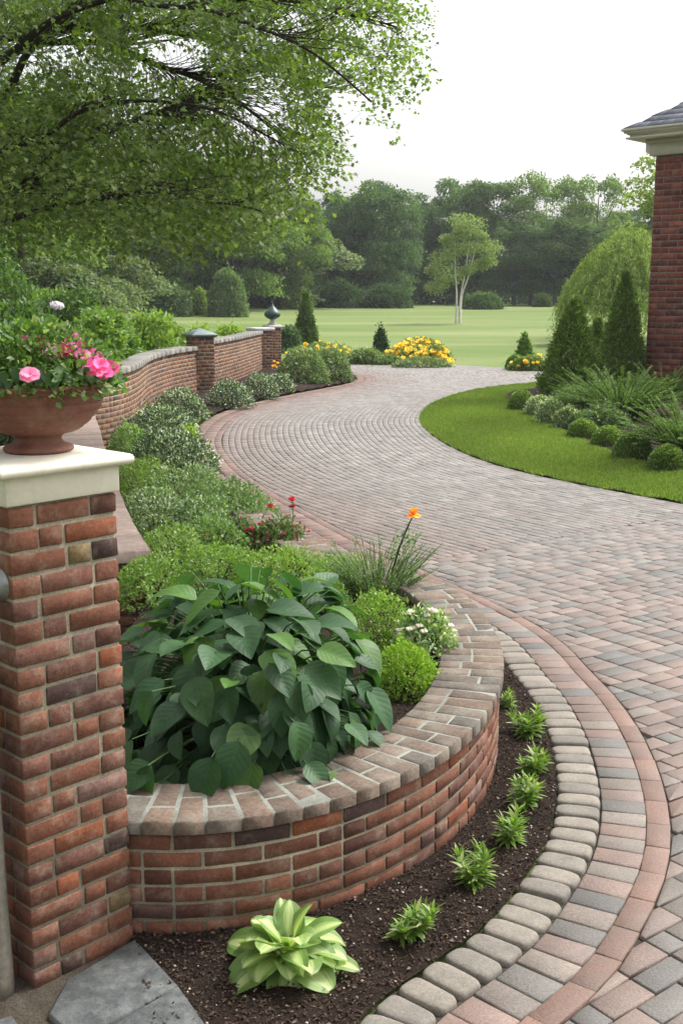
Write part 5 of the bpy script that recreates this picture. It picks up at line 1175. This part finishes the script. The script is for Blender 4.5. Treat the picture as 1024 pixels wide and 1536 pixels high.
while cnt<2700 and tries<40000:
    tries+=1
    x=rng.uniform(-330,660); y=rng.uniform(-260,425); Y=rng.uniform(9.2,13.6) if rng.random()<.88 else rng.uniform(7.9,9.2)
    if x>np.interp(y,edge_y,edge_x)-30+rng.normal()*14 or y>np.interp(x,bot_x,bot_y)-28+rng.normal()*10: continue
    if (x<-20 or y<-30) and rng.random()<.55: continue
    if any(((x+12-a)/(b_+14))**2+((y+8-b)/(c_+14))**2<1 for a,b,b_,c_ in holes): continue
    # thin toward the right margin
    ex=np.interp(y,edge_y,edge_x)-x
    if ex<110 and rng.random()>.5+.5*ex/110: continue
    tip=aty(x,y,Y); 
    v_=tip-LB; dl=np.linalg.norm(v_,axis=1); ca_=(v_*LT).sum(1)/np.maximum(dl,.05); dd=dl*(1.9-ca_); j=int(dd.argmin()); b=LB[j]
    if np.linalg.norm(b-tip)>3.6: continue
    t=np.linspace(0,1,8)[:,None]; m=b+LT[j]*np.linalg.norm(tip-b)*.5+[0,0,.08]+rng.normal(size=3)*.05; Cv=(1-t)**2*b+2*t*(1-t)*m+t*t*tip; tube(mt,Cv+np.stack([np.sin(np.arange(8)*2.1+cnt),np.cos(np.arange(8)*1.7+cnt),np.sin(np.arange(8)*1.3+cnt)],1)*.012*np.array([0,.6,1,1,1,1,.6,0])[:,None],.0028+.0018*np.linalg.norm(tip-b),.0015,4,(.045,.037,.03))
    o=norm(Cv[-1]-Cv[-3]); o=norm(o*[1,1,.5]+[.25,0,-.15]); k=int(rng.integers(28,46)); L=rng.uniform(.3,.55)
    a=rng.uniform(0,1,k)[:,None]; side=norm(np.cross(o,Z3)); q=tip-o*.12+o*a*L+side*rng.uniform(-1,1,(k,1))*.20*(1.1-.6*a)+rng.normal(size=(k,3))*[.02,.02,.035]-Z3*(a**2)*.16
    PP.append(q); DD.append(norm(o*.7+side*rng.uniform(-1,1,(k,1))+rng.normal(size=(k,3))*.35-Z3*.25)); NN.append(norm(np.array([0,0,1])+rng.normal(size=(k,3))*.38)); base=rng.uniform(.8,1.15)
    CC_.append(cols(k,(.055,.098,.022),(.120,.175,.038),(.19,.25,.07),.08)*base); cnt+=1
P=np.concatenate(PP);D=np.concatenate(DD);N2=np.concatenate(NN);C=np.concatenate(CC_); print('maple sprays',cnt,'leaves',len(P))
mb=MB(); stars(mb,P,D,N2,rng.uniform(.028,.052,len(P)),C)
mb.build('crown',L_maple,mp,loc=(TX,TY,0)); mt.build('trunk',M_bark,mp,loc=(TX,TY,0),smooth=True)
# air
hm=bpy.data.materials.new('haze'); hm.use_nodes=True; hn=hm.node_tree
for n_ in list(hn.nodes): hn.nodes.remove(n_)
ho_=hn.nodes.new('ShaderNodeOutputMaterial'); hv=hn.nodes.new('ShaderNodeVolumePrincipled'); hv.inputs['Density'].default_value=.0004; hv.inputs['Color'].default_value=(.92,.95,1,1); hn.links.new(hv.outputs[0],ho_.inputs['Volume'])
mb=MB(); box(mb,(0,70,11.5),(240,190,26),ch=0); hz=mb.build('haze',hm); stuff(hz,'thin pale haze in the air over the whole lawn and far trees','haze')
# ================================================================== LIGHT
w=bpy.data.worlds.new('World'); S.world=w; w.use_nodes=True; nt=w.node_tree
for n_ in list(nt.nodes): nt.nodes.remove(n_)
sky=nt.nodes.new('ShaderNodeTexSky'); sky.sky_type='NISHITA'; sky.sun_disc=False
SE,SR=math.radians(52),math.radians(60)
sky.sun_elevation=SE; sky.sun_rotation=SR; sky.dust_density=6; sky.air_density=1.5; sky.ozone_density=1
hs=nt.nodes.new('ShaderNodeHueSaturation'); hs.inputs['Saturation'].default_value=.12
bg=nt.nodes.new('ShaderNodeBackground'); bg.inputs[1].default_value=.15; wo=nt.nodes.new('ShaderNodeOutputWorld')
nt.links.new(sky.outputs[0],hs.inputs['Color']); nt.links.new(hs.outputs[0],bg.inputs[0]); nt.links.new(bg.outputs[0],wo.inputs[0])
sd=bpy.data.lights.new('sun','SUN'); sd.energy=1.5; sd.angle=math.radians(10); sd.color=(1,.96,.90); so=bpy.data.objects.new('sun',sd); COL.objects.link(so)
dv=Vector((math.sin(SR)*math.cos(SE),math.cos(SR)*math.cos(SE),math.sin(SE))); so.rotation_euler=dv.to_track_quat('Z','Y').to_euler(); so.location=dv*60
S.view_settings.view_transform='Standard'; S.view_settings.look='None'; S.view_settings.gamma=1; S.view_settings.exposure=1.1
S.cycles.max_bounces=6; S.cycles.transparent_max_bounces=4
